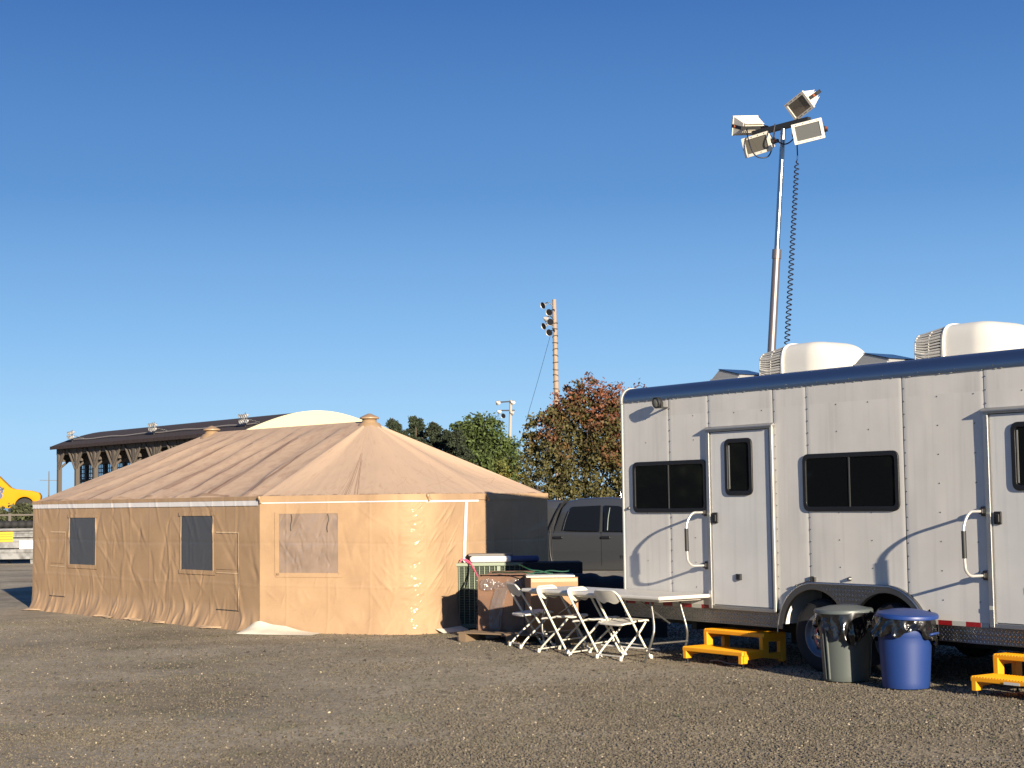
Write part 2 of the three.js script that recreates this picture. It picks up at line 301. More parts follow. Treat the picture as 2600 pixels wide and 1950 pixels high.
  // wheels
  const wheel = (x, z, side) => {
    const w = grp('wheel', T, [x, .35, z]); if (side < 0) w.rotation.y = Math.PI;
    const ty = mb(); const pr = [[.20, -.09], [.235, -.103], [.30, -.108], [.335, -.098], [.348, -.075], [.350, 0], [.348, .075], [.335, .098], [.30, .108], [.235, .103], [.20, .09]];
    ty.lathe(pr, 48, trs(0, 0, 0, Math.PI / 2)); for (const z0 of [-.05, -.017, .017, .05]) for (let k = 0; k < 44; k++) { const a = (k + (z0 > 0 ? .5 : 0)) / 44 * 6.2832; ty.box(.014, .034, .026, Math.cos(a) * .350, Math.sin(a) * .350, z0, 0, 0, a); }
    ty.build('tyre', M.rubber, w);
    const ri = mb().lathe([[.198, -.09], [.208, -.085], [.196, -.06], [.19, 0], [.19, .05], [.205, .09], [.212, .097], [.2, .092], [.182, .06], [.16, .045], [.15, .05], [.13, .064], [.09, .066], [.07, .05], [0, .05]], 40, trs(0, 0, 0, Math.PI / 2)); ri.build('rim', M.rim, w);
    const ho = mb(); for (let k = 0; k < 8; k++) { const a = k / 8 * 6.2832 + .2; ho.add(new THREE.CylinderGeometry(.017, .017, .006, 10), trs(Math.cos(a) * .148, Math.sin(a) * .148, .056, Math.PI / 2)); } ho.build('rim_hole', M.blackPlas, w).userData.kind = 'stuff';
    const hb = mb().lathe([[.062, .04], [.062, .07], [.045, .085], [.045, .115], [.03, .125], [0, .127]], 20, trs(0, 0, 0, Math.PI / 2)); hb.build('hub', M.chrome, w);
    const nu = mb(); for (let k = 0; k < 6; k++) { const a = k / 6 * 6.2832; nu.add(new THREE.CylinderGeometry(.011, .013, .03, 6), trs(Math.cos(a) * .085, Math.sin(a) * .085, .075, Math.PI / 2)); } nu.build('wheel_nut', M.chrome, w).userData.kind = 'stuff';
  };
  wheel(2.953, -.14, 1); wheel(3.863, -.14, 1); wheel(2.953, -2.36, -1); wheel(3.863, -2.36, -1);
  // windows
  const windowAt = (x0, x1, y0, y1, r, parent, split, z = 0) => {
    const w = grp('window', parent);
    const sh = roundRect(x0, x1, y0, y1, r); sh.holes.push(roundRect(x0 + .035, x1 - .035, y0 + .035, y1 - .035, r * .7));
    mb().shape(sh, .012, trs(0, 0, z + .004), .005, 8).build('window_frame', M.blackTrim, w);
    const mid = (x0 + x1) / 2 + .0;
    if (split) {
      mb().ext(x0 + .03, mid - .007, y0 + .03, y1 - .03, z + .008, z + .014).build('pane', M.glassDark, w);
      mb().ext(mid + .007, x1 - .03, y0 + .03, y1 - .03, z + .006, z + .0115).build('pane', M.glassDark, w);
      mb().ext(mid - .007, mid + .007, y0 + .034, y1 - .034, z + .006, z + .019).build('mullion', std(lin(.080, .080, .080), .3, .5), w);
      mb().ext(x0 + .036, x0 + .046, y0 + .04, y1 - .04, z + .006, z + .018).build('sash', std(lin(.072, .072, .072), .3, .5), w);
    } else {
      mb().ext(x0 + .03, x1 - .03, y0 + .03, y1 - .03, z - .002, z + .006).build('pane', M.glassDark, w);
      mb().ext(x0 + .052, x0 + .068, y0 + .05, y1 - .05, z + .004, z + .011).build('sash', std(lin(.400, .384, .352), .35, .6), w);
    }
  };
  windowAt(.197, 1.41, 1.555, 2.105, .075, T, true); windowAt(2.83, 4.045, 1.56, 2.11, .075, T, true);
  // doors
  const door = (dx) => {
    const d = grp('door', T, [dx, 0, 0]);
    mb().ext(1.497, 2.353, .592, 2.388, -.02, .012, .004).build('door_leaf', M.doorPaint, d);
    const fr = mb().ext(1.428, 1.478, .55, 2.42, 0, .03, .004).ext(2.372, 2.395, .55, 2.42, -.01, .02, .003).ext(2.402, 2.43, .55, 2.42, 0, .034, .006).ext(1.428, 2.43, 2.394, 2.42, 0, .028, .004).ext(1.44, 2.43, .546, .585, 0, .026, .004).ext(1.478, 1.494, .585, 2.39, -.015, .004).ext(2.356, 2.371, .585, 2.39, -.015, .004).ext(2.395, 2.402, .56, 2.4, -.012, .002);
    fr.build('door_frame', M.alumRough, d);
    mb().ext(2.404, 2.428, .56, 2.41, .034, .037).ext(2.376, 2.39, .57, 2.40, .02, .0225).build('hinge_strip', M.white, d);
    const cap = new THREE.Shape(); cap.moveTo(0, 0); cap.lineTo(.055, -.012); cap.lineTo(.055, -.002); cap.lineTo(.0, .026); cap.closePath();
    mb().add(new THREE.ExtrudeGeometry(cap, { depth: 1.02, bevelEnabled: false }), new THREE.Matrix4().makeBasis(V(0, 0, 1), V(0, 1, 0), V(1, 0, 0)).setPosition(1.418, 2.424, 0)).build('drip_cap', M.alumRough, d);
    const lt = mb().rbox(.082, .112, .02, 1.548, 1.492, .022, .012, 3).rbox(.03, .075, .022, 1.56, 1.49, .036, .008); lt.build('latch', M.blackTrim, d);
    const cl = mb().rbox(.05, .06, .018, 1.87, .888, .02, .004).rbox(.02, .062, .03, 1.912, .888, .024, .004); cl.build('door_catch', M.blackPlas, d); mb().ext(1.893, 1.903, .86, .918, .012, .03).build('catch_plate', M.white, d);
    // rounded window
    const sh = roundRect(1.72, 2.118, 1.728, 2.305, .07); sh.holes.push(roundRect(1.755, 2.083, 1.763, 2.27, .045));
    mb().shape(sh, .012, trs(0, 0, .014), .005, 8).build('window_frame', M.blackTrim, d);
    mb().ext(1.75, 2.088, 1.758, 2.275, .012, .02).build('pane', M.glassDark, d);
    mb().ext(1.772, 1.786, 1.79, 2.24, .019, .024).build('sash', std(lin(.400, .384, .352), .35, .6), d);
    // swung-out grab handle
    const hd = [[1.40, 1.55, .03], [1.40, 1.55, .12], [1.405, 1.545, .20], [1.40, 1.50, .25], [1.395, 1.42, .285], [1.395, 1.30, .29], [1.395, 1.10, .285], [1.395, 1.04, .27], [1.397, 1.0, .22], [1.40, .995, .14], [1.40, .995, .03]];
    mb().tube(hd, .0135, 60, 10).build('grab_handle', M.tube, d);
    mb().rod([1.395, 1.15, .2875], [1.395, 1.385, .29], .021, .021, 12).build('handle_grip', M.blackPlas, d);
    for (const y of [1.55, .995]) mb().rbox(.06, .085, .03, 1.40, y, .017, .012, 3).rbox(.045, .05, .05, 1.40, y, .045, .012, 3).build('handle_bracket', M.blackTrim, d);
    for (const [a, b] of [[.70, .735], [1.53, 1.538]]) mb().ext(1.436, 1.476, a, b, .03, .034).build('hinge', M.white, d);
  };
  door(0); door(3.6);
  // small fittings on the wall
  mb().rod([2.716, .827, .03], [2.90, .885, .04], .006).add(new THREE.SphereGeometry(.014, 10, 8), trs(2.716, .827, .03)).build('door_holdback', M.rivet, T);
  mb().ext(2.895, 2.94, .86, .925, 0, .025).ext(2.95, 2.962, .87, .92, 0, .03).build('holdback_catch', M.rivet, T); mb().ext(2.942, 2.949, .862, .922, 0, .022).build('catch_plate', M.white, T);
  mb().lathe([[.0, .03], [.014, .03], [.022, 0]], 12, trs(3.404, .915, .004, Math.PI / 2)).build('cable_outlet', M.rivet, T);
  mb().lathe([[.0, .02], [.012, .02], [.018, 0]], 12, trs(.108, 1.60, .004, Math.PI / 2)).build('cable_outlet', M.rivet, T);
  { const s = grp('scene_light', T, [.749, 2.745, .10]);
    mb().lathe([[0, -.05], [.03, -.05], [.05, -.03], [.062, .0], [.062, .03], [.055, .032], [.05, .02], [0, .018]], 24, trs(0, 0, 0, Math.PI / 2 + .15, .2, 0)).build('lamp_housing', M.blackPlas, s);
    mb().lathe([[0, .028], [.04, .026], [.052, .020]], 24, trs(0, 0, 0, Math.PI / 2 + .15, .2, 0)).build('lamp_lens', phys(lin(.176, .176, .144), .15, { bumpMap: weaveB, bumpScale: .002 }), s);
    mb().box(.04, .015, .13, .03, -.055, -.05).box(.012, .07, .03, .06, -.03, -.01).build('lamp_bracket', M.blackPlas, s); }
  { const s = mb(); s.rbox(.18, .26, .14, 1.98, .30, -.75, .03); s.build('jack_foot', M.under, T); }
  // rooftop air conditioners: louvred end, ridge, swept tail
  const ac = (x0) => {
    const a = grp('air_conditioner', T, [x0, 2.95, -.84]);
    a.scale.y = .95; const len = 1.27, wz = .70;
    const hAt = (t) => t < .30 ? lerp(.345, .415, t / .30) : t < .5 ? .42 : .42 - .37 * Math.pow((t - .5) / .5, 2.5);
    const hw = (t) => t < .3 ? lerp(.335, .35, t / .3) : t < .55 ? .35 : .35 - .27 * Math.pow((t - .55) / .45, 1.8);
    const lo = (t) => t < .1 ? .05 * (1 - t / .1) : 0;
    // shell cross-sections
    const sec = (t, w) => { // w 0..1 around: near base -> over top -> far base
      const h = hAt(t), b = hw(t), y0 = .03 + lo(t), an = Math.PI * w, ex = .38; const c = Math.cos(an), s = Math.sin(an);
      return V(t * len, y0 + (h - y0) * Math.pow(Math.abs(s), ex), -.35 + Math.sign(c) * b * Math.pow(Math.abs(c), ex));
    };
    meshOf(grid(40, 40, (u, w) => sec(lerp(.30, 1, u), w), (u, w) => [u * 1.2, w]), 'shroud', M.acPlas, a);
    meshOf(grid(12, 40, (u, w) => sec(lerp(0, .27, u), w).multiply(V(1, .96, 1)), null, (u, w) => true), 'grille_backing', M.blackPlas, a);
    // louvre bars over the backing, near side
    const lv = mb();
    const nb = 10; for (let k = 0; k <= nb; k++) { const w = Math.asin(Math.pow(lerp(.10, .93, k / nb), 1 / .38)) / Math.PI; const pts = []; for (let j = 0; j <= 6; j++) { const p = sec(lerp(.02, .27, j / 6), w); p.z += .012; pts.push(p); } lv.tube(pts, (k % 5 === 2) ? .017 : .0115, 10, 5); }
    for (const t of [.012, .145, .278]) { const pts = []; for (let j = 0; j <= 16; j++) { const p = sec(t, lerp(.0, .5, j / 16)); p.z += .012; pts.push(p); } lv.tube(pts, t === .145 ? .007 : .012, 24, 6); }
    lv.build('louvre_grille', M.acGrille, a);
    { const pts = []; for (let j = 0; j <= 30; j++) { const p = sec(.29, j / 30); p.y += .005; p.z = -.35 + (p.z + .35) * 1.03; pts.push(p); } mb().tube(pts, .014, 50, 8).build('shroud_rib', M.acPlas, a); }
    mb().ext(.1, len - .05, 0, .04, -.66, -.04).build('base_pan', M.acGrille, a);
    mb().add(grid(8, 20, (u, w) => { const p = sec(1, w); return V(p.x - .02 * 0, lerp(.03, p.y, u), p.z); })).build('shroud_tail', M.acPlas, a);
  };
  ac(1.36); ac(3.54);
  const vent = (x0) => {
    const v = grp('roof_vent', T, [x0, 2.95, -.6]);
    mb().rbox(.46, .07, .46, .23, .035, -.25, .01).build('vent_base', M.ventG, v);
    const sh = polyShape([[0, .06], [.14, .165], [.46, .09], [.46, .06]]); mb().add(new THREE.ExtrudeGeometry(sh, { depth: .42, bevelEnabled: false }), trs(0, 0, -.46)).build('vent_hood', M.ventG, v);
    mb().box(.345, .008, .44, .305, .134, -.25, 0, 0, -.23).build('vent_lid', M.ventTop, v);
  };
  vent(.80); vent(2.93);
}

/* ================= TENT ================= */
{
  const noiseW = tex(512, (x, y) => { const f = fbm(x / 64, y / 64, 6, 5, 8), h = hash(x, y, 9); const v = .90 + .12 * (f - .5) + .05 * (h - .5); return [v, v, v]; }, true, 1.9);
  M.vinyl = phys(lin(.47, .31, .183), .75, { map: noiseW, bumpMap: weaveB, bumpScale: .0003, clearcoat: .16, clearcoatRoughness: .07, specularIntensity: .25 });
  M.screen = phys(lin(.062, .066, .075), .55, { bumpMap: weaveB, bumpScale: .0006 });
  M.clearV = phys(lin(.255, .185, .140), .3, { clearcoat: .9, clearcoatRoughness: .06, map: mott(.16, 71, 32) });
  M.band = std(lin(.656, .632, .624), .6); M.cream = std(lin(.640, .600, .496), .55); M.vent = std(lin(.30, .20, .115), .4); M.piping = std(lin(.560, .400, .248), .6);
  M.rope = std(lin(.040, .036, .032), .7);
  const T = thing('tent', 'large tan fabric shelter tent with pyramid roof ends and roof vents', 'tent');
  const K = .975, E = [[-8.32, -27.7], [-3.5, -22.05], [-1.552, -21.28], [-1.128, -21.33], [-.283, -22.9], [.505, -23.9], [-4.3, -30.0], [-6.3, -30.6], [-7.9, -29.3]].map(p => [p[0] * K, p[1] * K]);
  const NW = 9, H = 1.79, P1 = V(-2.145, 2.93, -23.89), P2 = V(-5.08, 2.93, -26.91);
  const cen = V(-3.6, 0, -25.4);
  const walls = [];
  // wrinkle fields
  const wr = [];
  for (let i = 0; i < NW; i++) {
    const a = E[i], b = E[(i + 1) % NW], L = Math.hypot(b[0] - a[0], b[1] - a[1]), list = [];
    const many = i === 0 ? 120 : i === 1 ? 30 : 16;
    for (let k = 0; k < many; k++) list.push({ x: rnd() * L, y: rnd() * 1.7, th: i === 0 ? (rnd() < .72 ? rr(1.75, 2.45) : rr(1.0, 1.7)) : rr(.2, 2.6), l: rr(.12, .42), w: rr(.014, .05), a: (i === 0 ? rr(.002, .0075) : rr(.0012, .004)) * (rnd() < .35 ? -1 : 1), c: rr(-.5, .5) });
    if (i === 1) for (let k = 0; k < 40; k++) list.push({ x: L - Math.abs(gss()) * .30, y: rr(.1, 1.6), th: rr(1.7, 2.5), l: rr(.05, .2), w: rr(.008, .022), a: rr(.0015, .004), c: 0 });
    if (i === 1) for (let k = 0; k < 26; k++) list.push({ x: rnd() * L, y: rr(.1, .75), th: rr(.2, 2.6), l: rr(.04, .12), w: rr(.008, .016), a: rr(.002, .005), c: 0 });
    if (i === 2) for (let k = 0; k < 120; k++) list.push({ x: rnd() * L, y: rr(.05, 1.68), th: rr(-.2, .8), l: rr(.03, .14), w: rr(.008, .022), a: rr(.003, .007) * (rnd() < .5 ? -1 : 1), c: 0 });
    if (i === 1) for (let k = 0; k < 46; k++) list.push({ x: rr(.32, 1.17), y: rr(.8, 1.56), th: rr(1.0, 2.3), l: rr(.03, .13), w: rr(.007, .014), a: rr(.0025, .0075) * (rnd() < .5 ? -1 : 1), c: 0 });
    if (i === 3) for (let k = 0; k < 36; k++) list.push({ x: Math.abs(gss()) * .6, y: rr(.05, 1.6), th: rr(.4, 1.0), l: rr(.1, .35), w: rr(.012, .03), a: rr(.003, .008), c: 0 });
    if (i === 0) for (let k = 0; k < 46; k++) list.push({ x: rnd() * L, y: rr(0, .25), th: rr(1.3, 2.0), l: rr(.08, .22), w: rr(.015, .045), a: rr(.004, .014), c: rr(-.5, .5) });
    wr.push(list);
  }
  const disp = (i, x, y, L) => {
    let d = 0;
    for (const q of wr[i]) { const dx = x - q.x, dy = y - q.y; if (dx * dx + dy * dy > q.l * q.l * 4.5) continue; const c = Math.cos(q.th), s = Math.sin(q.th), u = (dx * c + dy * s) / q.l, v = (-dx * s + dy * c + q.c * u * u * .12) / q.w; d += q.a * Math.exp(-u * u * 1.4 - v * v); }
    // storage fold lines, vertical and horizontal
    for (const [fy, s] of [[.60, 1], [1.17, -1]]) { const t = (y - fy - .015 * Math.sin(x * 1.3 + i)) / .012; d += s * .004 * Math.exp(-t * t); }
    const m = (x + .21) % .62, t = (Math.min(m, .62 - m)) / .012; d += .003 * Math.exp(-t * t);
    d += (i === 0 ? .010 : .005) * (fbm(x * 1.6 + i * 9, y * 1.6, 51, 3) - .5) + (i === 0 ? .02 : .008) * (fbm(x * .8 + i * 5, y * .5, 61, 2) - .5);
    d *= sst(0, i === 2 || i === 3 ? .05 : .10, x) * sst(0, i === 1 || i === 2 ? .05 : .10, L - x);
    // bottom flare
    const f = Math.max(0, 1 - y / .34); d += f * f * (.05 + (i === 0 ? .12 : .02) * fbm(x * 3.1, i, 17, 3) * sst(0, .1, x) * sst(0, .1, L - x));
    return d;
  };
  const wall = (i) => {
    const a = E[i], b = E[(i + 1) % NW], L = Math.hypot(b[0] - a[0], b[1] - a[1]), dx = (b[0] - a[0]) / L, dz = (b[1] - a[1]) / L; let nx = -dz, nz = dx; // outward
    return { i, a, b, L, dx, dz, nx, nz };
  };
  const ws = E.map((_, i) => wall(i));
  const LS = [ws[1].L, ws[2].L, ws[3].L], tot = LS[0] + LS[1] + LS[2];
  const poly = (q) => { q = Math.min(tot, Math.max(0, q)); let k = 1; while (k < 3 && q > LS[k - 1]) { q -= LS[k - 1]; k++; } const w = ws[k]; return [w.a[0] + w.dx * q, w.a[1] + w.dz * q]; };
  const soft = (q) => { const h = Math.max(.001, Math.min(.34, q, tot - q)); let X = 0, Z = 0; for (let k = -6; k <= 6; k++) { const p = poly(q + k / 6 * h); X += p[0]; Z += p[1]; } return [X / 13, Z / 13]; };
  const softN = (q) => { const a = soft(Math.max(0, q - .04)), b = soft(Math.min(tot, q + .04)), l = Math.hypot(b[0] - a[0], b[1] - a[1]); return [-(b[1] - a[1]) / l, (b[0] - a[0]) / l]; };
  const qOf = (i, x) => i === 1 ? x : i === 2 ? LS[0] + x : LS[0] + LS[1] + x;
  const onWall = (w, x, y, off = 0) => {
    if (w.i >= 1 && w.i <= 3) { const q = qOf(w.i, x), p = soft(q), n = softN(q), d = disp(w.i, x, y, w.L) + off; return V(p[0] + n[0] * d, y, p[1] + n[1] * d); } const d = disp(w.i, x, y, w.L) + off; return V(w.a[0] + w.dx * x + w.nx * d, y, w.a[1] + w.dz * x + w.nz * d); };
  const patch = (w, x0, x1, y0, y1, off, mat, name, parent, cell = .022) => {
    const nu = Math.max(1, Math.round((x1 - x0) / cell)), nv = Math.max(1, Math.round((y1 - y0) / cell));
    return meshOf(grid(nu, nv, (u, v) => onWall(w, lerp(x0, x1, u), lerp(y0, y1, v), off), (u, v) => [lerp(x0, x1, u), lerp(y0, y1, v)]), name, mat, parent);
  };
  const wallMats = [M.vinyl, M.vinyl, M.vinyl, M.vinyl, M.vinyl, M.vinyl, M.vinyl, M.vinyl, M.vinyl];
  ws.forEach((w, i) => { const front = i < 5; patch(w, 0, w.L, .0, H - .02, 0, wallMats[i], 'wall_panel', T, front ? (i === 0 ? .02 : .014) : .15); });
  // white bands at the wall head
  patch(ws[0], .01, ws[0].L - .02, 1.685, 1.765, .012, M.band, 'white_band', T);
  patch(ws[1], .01, ws[1].L, 1.71, 1.735, .008, M.band, 'white_band', T); patch(ws[2], .0, ws[2].L, 1.71, 1.735, .008, M.band, 'white_band', T); patch(ws[3], .0, 1.3, 1.70, 1.735, .008, M.band, 'white_band', T);
  // valances hanging from the roof hem
  for (const i of [1, 2, 3, 4]) patch(ws[i], 0, ws[i].L, 1.728, H + .02, .016, M.vinyl, 'valance', T);
  patch(ws[0], 0, ws[0].L, 1.755, H + .02, .016, M.vinyl, 'valance', T);
  // side windows: dark mesh with stitched surround
  for (const [x0, x1, y0, y1] of [[1.41, 2.37, .765, 1.543], [5.09, 6.03, .765, 1.563]]) {
    const w = grp('window', T); const W = ws[0];
    patch(W, x0 + .03, x1 - .03, y0 + .02, y1 - .01, .006, M.screen, 'mesh_screen', w);
    patch(W, x0 - .05, x1 + .06, y1 - .012, y1 + .045, .016, M.vinyl, 'window_header', w); patch(W, x0 - .04, x1 + .05, y0 - .04, y0 + .022, .012, M.vinyl, 'window_sill', w);
    for (const x of [x0, x1 - .02]) patch(W, x - .004, x + .034, y0, y1, .012, M.piping, 'window_side', w);
  }
  // stitched seams of the rolled flaps beside the windows
  const seams = grp('flap_seam', T);
  for (const [x0, x1, y0, y1] of [[.71, 1.28, .735, 1.30], [6.10, 6.71, .756, 1.322]]) {
    patch(ws[0], x0, x1, y1 - .012, y1 + .008, .01, M.piping, 'seam', seams); patch(ws[0], x0, x1, y0, y0 + .014, .008, M.piping, 'seam', seams); patch(ws[0], x0, x1, y0 + .055, y0 + .065, .008, M.vinyl, 'seam', seams);
    patch(ws[0], x1 - .012, x1 + .012, .26, y1, .012, M.piping, 'seam', seams); patch(ws[0], x0, x1, .25, .262, .006, M.rope, 'seam', seams);
  }
  // clear vinyl window on the lit end
  { const w = grp('clear_window', T), W = ws[1];
    patch(W, .30, 1.185, .785, 1.575, .006, M.clearV, 'clear_vinyl', w, .014);
    patch(W, .24, 1.25, 1.570, 1.60, .012, M.vinyl, 'window_header', w); patch(W, .25, 1.25, .73, .788, .010, M.vinyl, 'window_sill', w); patch(W, .235, .302, .75, 1.58, .010, M.vinyl, 'window_side', w); patch(W, 1.183, 1.25, .75, 1.58, .010, M.vinyl, 'window_side', w);
    for (const [x, l] of [[.49, .22], [1.04, .24]]) { const p = []; for (let k = 0; k <= 6; k++) p.push(onWall(W, x + .01 * Math.sin(k), 1.565 - k / 6 * l, .016)); mb().tube(p, .004, 16, 5).build('tie_cord', M.rope, w); } }
  // white zip strip of the door flap
  { const w = ws[3]; const g = grid(4, 40, (u, v) => onWall(w, lerp(.84, .92, u) + .10 * v * v - .02, lerp(.0, 1.70, v), .012)); meshOf(g, 'zip_strip', M.band, T); }
  // pole knobs poking through the hem
  for (const [w, x] of [[ws[3], .03], [ws[3], 1.52], [ws[1], .02]]) { const p = onWall(w, x, 1.77, .03); mb().lathe([[0, .05], [.02, .04], [.026, .01], [.018, -.02], [.03, -.05]], 10, trs(p.x, p.y, p.z, .4, 0, .3)).build('pole_knob', M.vent, T); }
  // torn edge and ground cloth
  { const w = ws[1]; const f = (u, v) => { const x = lerp(-.12, 1.0, u), lift = Math.max(0, .085 * Math.exp(-Math.pow((x - .02) / .16, 2)) + .095 * Math.exp(-Math.pow((x - .30) / .36, 2))); const p = onWall(w, Math.max(0, x), .02, 0); const o = .06 + v * .30; return V(p.x + w.nx * o + (x < 0 ? x * w.dx : 0), .006 + lift * Math.pow(1 - v, .8) * (1 - .25 * Math.sin(v * 3)) + .012 * fbm(x * 9, v * 4, 3) * (1 - v), p.z + w.nz * o + (x < 0 ? x * w.dz : 0)); };
    meshOf(grid(60, 16, f, (u, v) => [u, v]), 'ground_cloth', M.cream, T); }
  { const w = ws[3]; meshOf(grid(20, 6, (u, v) => { const x = lerp(.1, .7, u), p = onWall(w, x, .03, 0), o = .01 + v * .12; return V(p.x + w.nx * o, .05 * (1 - v) + .006, p.z + w.nz * o); }), 'ground_cloth', M.cream, T); }
  { const w = ws[0]; for (const [x0, x1, o] of [[.05, .55, .12], [2.6, 3.2, .10], [3.6, 4.1, .12], [4.5, 4.8, .08], [5.9, 6.35, .10]]) meshOf(grid(14, 5, (u, v) => { const x = lerp(x0, x1, u), p = onWall(w, x, .02, 0), q = v * (o + .06 * Math.sin(u * 5 + x0)) * Math.sin(Math.PI * (.1 + .8 * u)); return V(p.x + w.nx * q, .008 + .02 * (1 - v) + .012 * fbm(u * 6, v * 4, 4), p.z + w.nz * q); }), 'skirt_flap', M.piping, T); }
  // roof panels
  const cv = (draw, w = 1024, h = 512) => { const c = document.createElement('canvas'); c.width = w; c.height = h; const g = c.getContext('2d'); g.fillStyle = '#ffffff'; g.fillRect(0, 0, w, h); draw(g, w, h); const t = new THREE.CanvasTexture(c); t.colorSpace = THREE.SRGBColorSpace; return t; };
  const dirt = (g, w, h, n = 2600) => { for (let k = 0; k < n; k++) { g.fillStyle = rnd() < .5 ? 'rgba(120,95,80,0.05)' : 'rgba(255,250,240,0.05)'; const s = rr(2, 26); g.beginPath(); g.ellipse(rnd() * w, rnd() * h, s, s * rr(.2, .6), rr(0, 3), 0, 7); g.fill(); } for (let x = 0; x < w; x += 3) { const s = fbm(x / 40, 1, 5, 3); g.fillStyle = `rgba(95,70,60,${.30 * sst(.35, .75, s)})`; g.fillRect(x, h - 10 - 12 * s, 3, 10 * s + 3); } };
  const stroke = (g, pts, wd, al) => { g.strokeStyle = `rgba(112,82,72,${al})`; g.lineWidth = wd; g.lineCap = 'round'; g.beginPath(); pts.forEach((p, i) => i ? g.lineTo(p[0], p[1]) : g.moveTo(p[0], p[1])); g.stroke(); };
  const wob = (x0, y0, x1, y1, n = 14, a = 5) => { const o = []; const s0 = rnd() * 99; for (let k = 0; k <= n; k++) { const t = k / n; o.push([lerp(x0, x1, t) + a * (fbm(t * 5, s0, 2, 3) - .5) * 2, lerp(y0, y1, t) + a * (fbm(t * 5, s0 + 9, 2, 3) - .5)]); } return o; };
  // streaks on the long slope, u runs along the eave, v 0 = ridge
  const streaks = [[.13, .15, .012], [.24, .26, .018], [.36, .40, .046], [.50, .55, .042], [.62, .67, .026], [.73, .79, .048], [.90, .93, .028]];
  const tA = cv((g, w, h) => { dirt(g, w, h); for (const [u0, u1, wd] of streaks) for (let k = 0; k < 2; k++) stroke(g, wob((u0 + rr(-.01, .01)) * w, rr(.08, .3) * h, (u1 + rr(-.012, .012)) * w, h * rr(.85, .99), 18, 14), wd * w * (k ? .16 : .55), k ? .34 : .26); });
  const tB = cv((g, w, h) => { dirt(g, w, h, 500); const x0 = .66 * w; for (const [xe, wd] of [[.57, 3], [.60, 4], [.615, 6], [.63, 9], [.645, 5], [.655, 3], [.69, 7], [.70, 4], [.715, 9]]) stroke(g, wob(x0 + (xe - .66) * w * .45 + rr(-3, 3), h * rr(.42, .55), xe * w, h * .97, 16, 5), wd * .8, .34); stroke(g, wob(.60 * w, .08 * h, x0 + 2, h * .48, 14, 5), 3, .4); stroke(g, wob(.66 * w, .48 * h, .72 * w, h * .9, 14, 4), 3, .4); });
  const tC = cv((g, w, h) => { dirt(g, w, h, 500); for (let k = 0; k < 16; k++) stroke(g, wob(rr(.1, .9) * w, rr(.5, .9) * h, rr(.1, .9) * w, rr(.7, .95) * h, 10, 12), 2, .16); stroke(g, wob(.9 * w, .1 * h, .96 * w, .95 * h), 4, .3); });
  const roofMat = (t) => phys(lin(.455, .322, .222), .85, { map: t, bumpMap: weaveB, bumpScale: .0005 });
  const rA = roofMat(tA), rB = roofMat(tB), rC = roofMat(tC);
  const roofPanel = (i, t0, t1, mat, nu = 120, nv = 60) => {
    const w = ws[i], a = V(w.a[0], H, w.a[1]), b = V(w.b[0], H, w.b[1]);
    const n0 = b.clone().sub(a).cross(t0.clone().sub(a)).normalize(); if (n0.y < 0) n0.negate();
    const f = (u, v) => {
      const e = a.clone().lerp(b, u); if (i >= 1 && i <= 3) { const sp = soft(qOf(i, u * w.L)); e.set(sp[0], H, sp[1]); } const t = t0.clone().lerp(t1, u), p = e.lerp(t, 1 - v); let d = -.055 * 4 * v * (1 - v) * (i === 1 ? .8 * sst(0, .3, u) : i === 2 ? .8 : i === 3 ? .8 * sst(0, .3, 1 - u) : Math.sin(Math.PI * u));
      const edge = (i === 2 || i === 3 ? 1 : sst(0, .05, u)) * (i === 1 || i === 2 ? 1 : sst(0, .05, 1 - u)) * sst(0, .06, v) * sst(0, .03, 1 - v);
      const um = i >= 1 && i <= 3 ? qOf(i, u * w.L) : u * w.L + i * 9; let f2 = .03 * v * (fbm(um * 1.1, v * 3, 91, 3) - .5) + .006 * v * (fbm(um * 6, v * 14, 93, 3) - .5);
      if (i === 0) for (const [u0, u1, wd] of streaks) { const c = lerp(u0, u1, v) + .012 * Math.sin(v * 9 + u0 * 20), q = (u - c) / (wd * .7 + .010); f2 += (.010 + wd * .95) * Math.exp(-q * q * (q > 0 ? .35 : 3)) * sst(0, .3, v); }
      else for (let k = 0; k < 7; k++) { const c = .12 + k * .13 + .05 * Math.sin(k * 7 + i), q = (u - c - .05 * Math.sin(v * 4 + k)) / .02; if (i !== 2) f2 += .0016 * sst(0, .05, u) * sst(0, .05, 1 - u) * Math.exp(-q * q) * sst(.4, .9, v); }
      d += f2 * edge; return p.addScaledVector(n0, d);
    };
    meshOf(grid(nu, nv, f, (u, v) => [u, 1 - v]), 'roof_panel', mat, T);
  };
  roofPanel(0, P2, P1, rA, 260, 110); roofPanel(1, P1, P1, rB); roofPanel(2, P1, P1, rC, 40, 60); roofPanel(3, P1, P1, rC); roofPanel(4, P1, P1, rC); roofPanel(5, P1, P2, rC, 60, 30); roofPanel(6, P2, P2, rC, 40, 24); roofPanel(7, P2, P2, rC, 40, 24); roofPanel(8, P2, P2, rC, 40, 24);
  for (const p of [P1, P2]) { const v = grp('roof_vent', T, [p.x, p.y - .03, p.z]);
    v.scale.setScalar(.76); mb().lathe([[.27, -.10], [.20, -.01], [.145, .012], [.14, .085], [0, .085]], 20).build('vent_collar', M.vent, v);
    mb().lathe([[.12, .075], [.185, .075], [.19, .085], [.19, .105], [.18, .112], [.10, .15], [.03, .182], [0, .186]], 24).build('vent_cap', M.vent, v); }
}

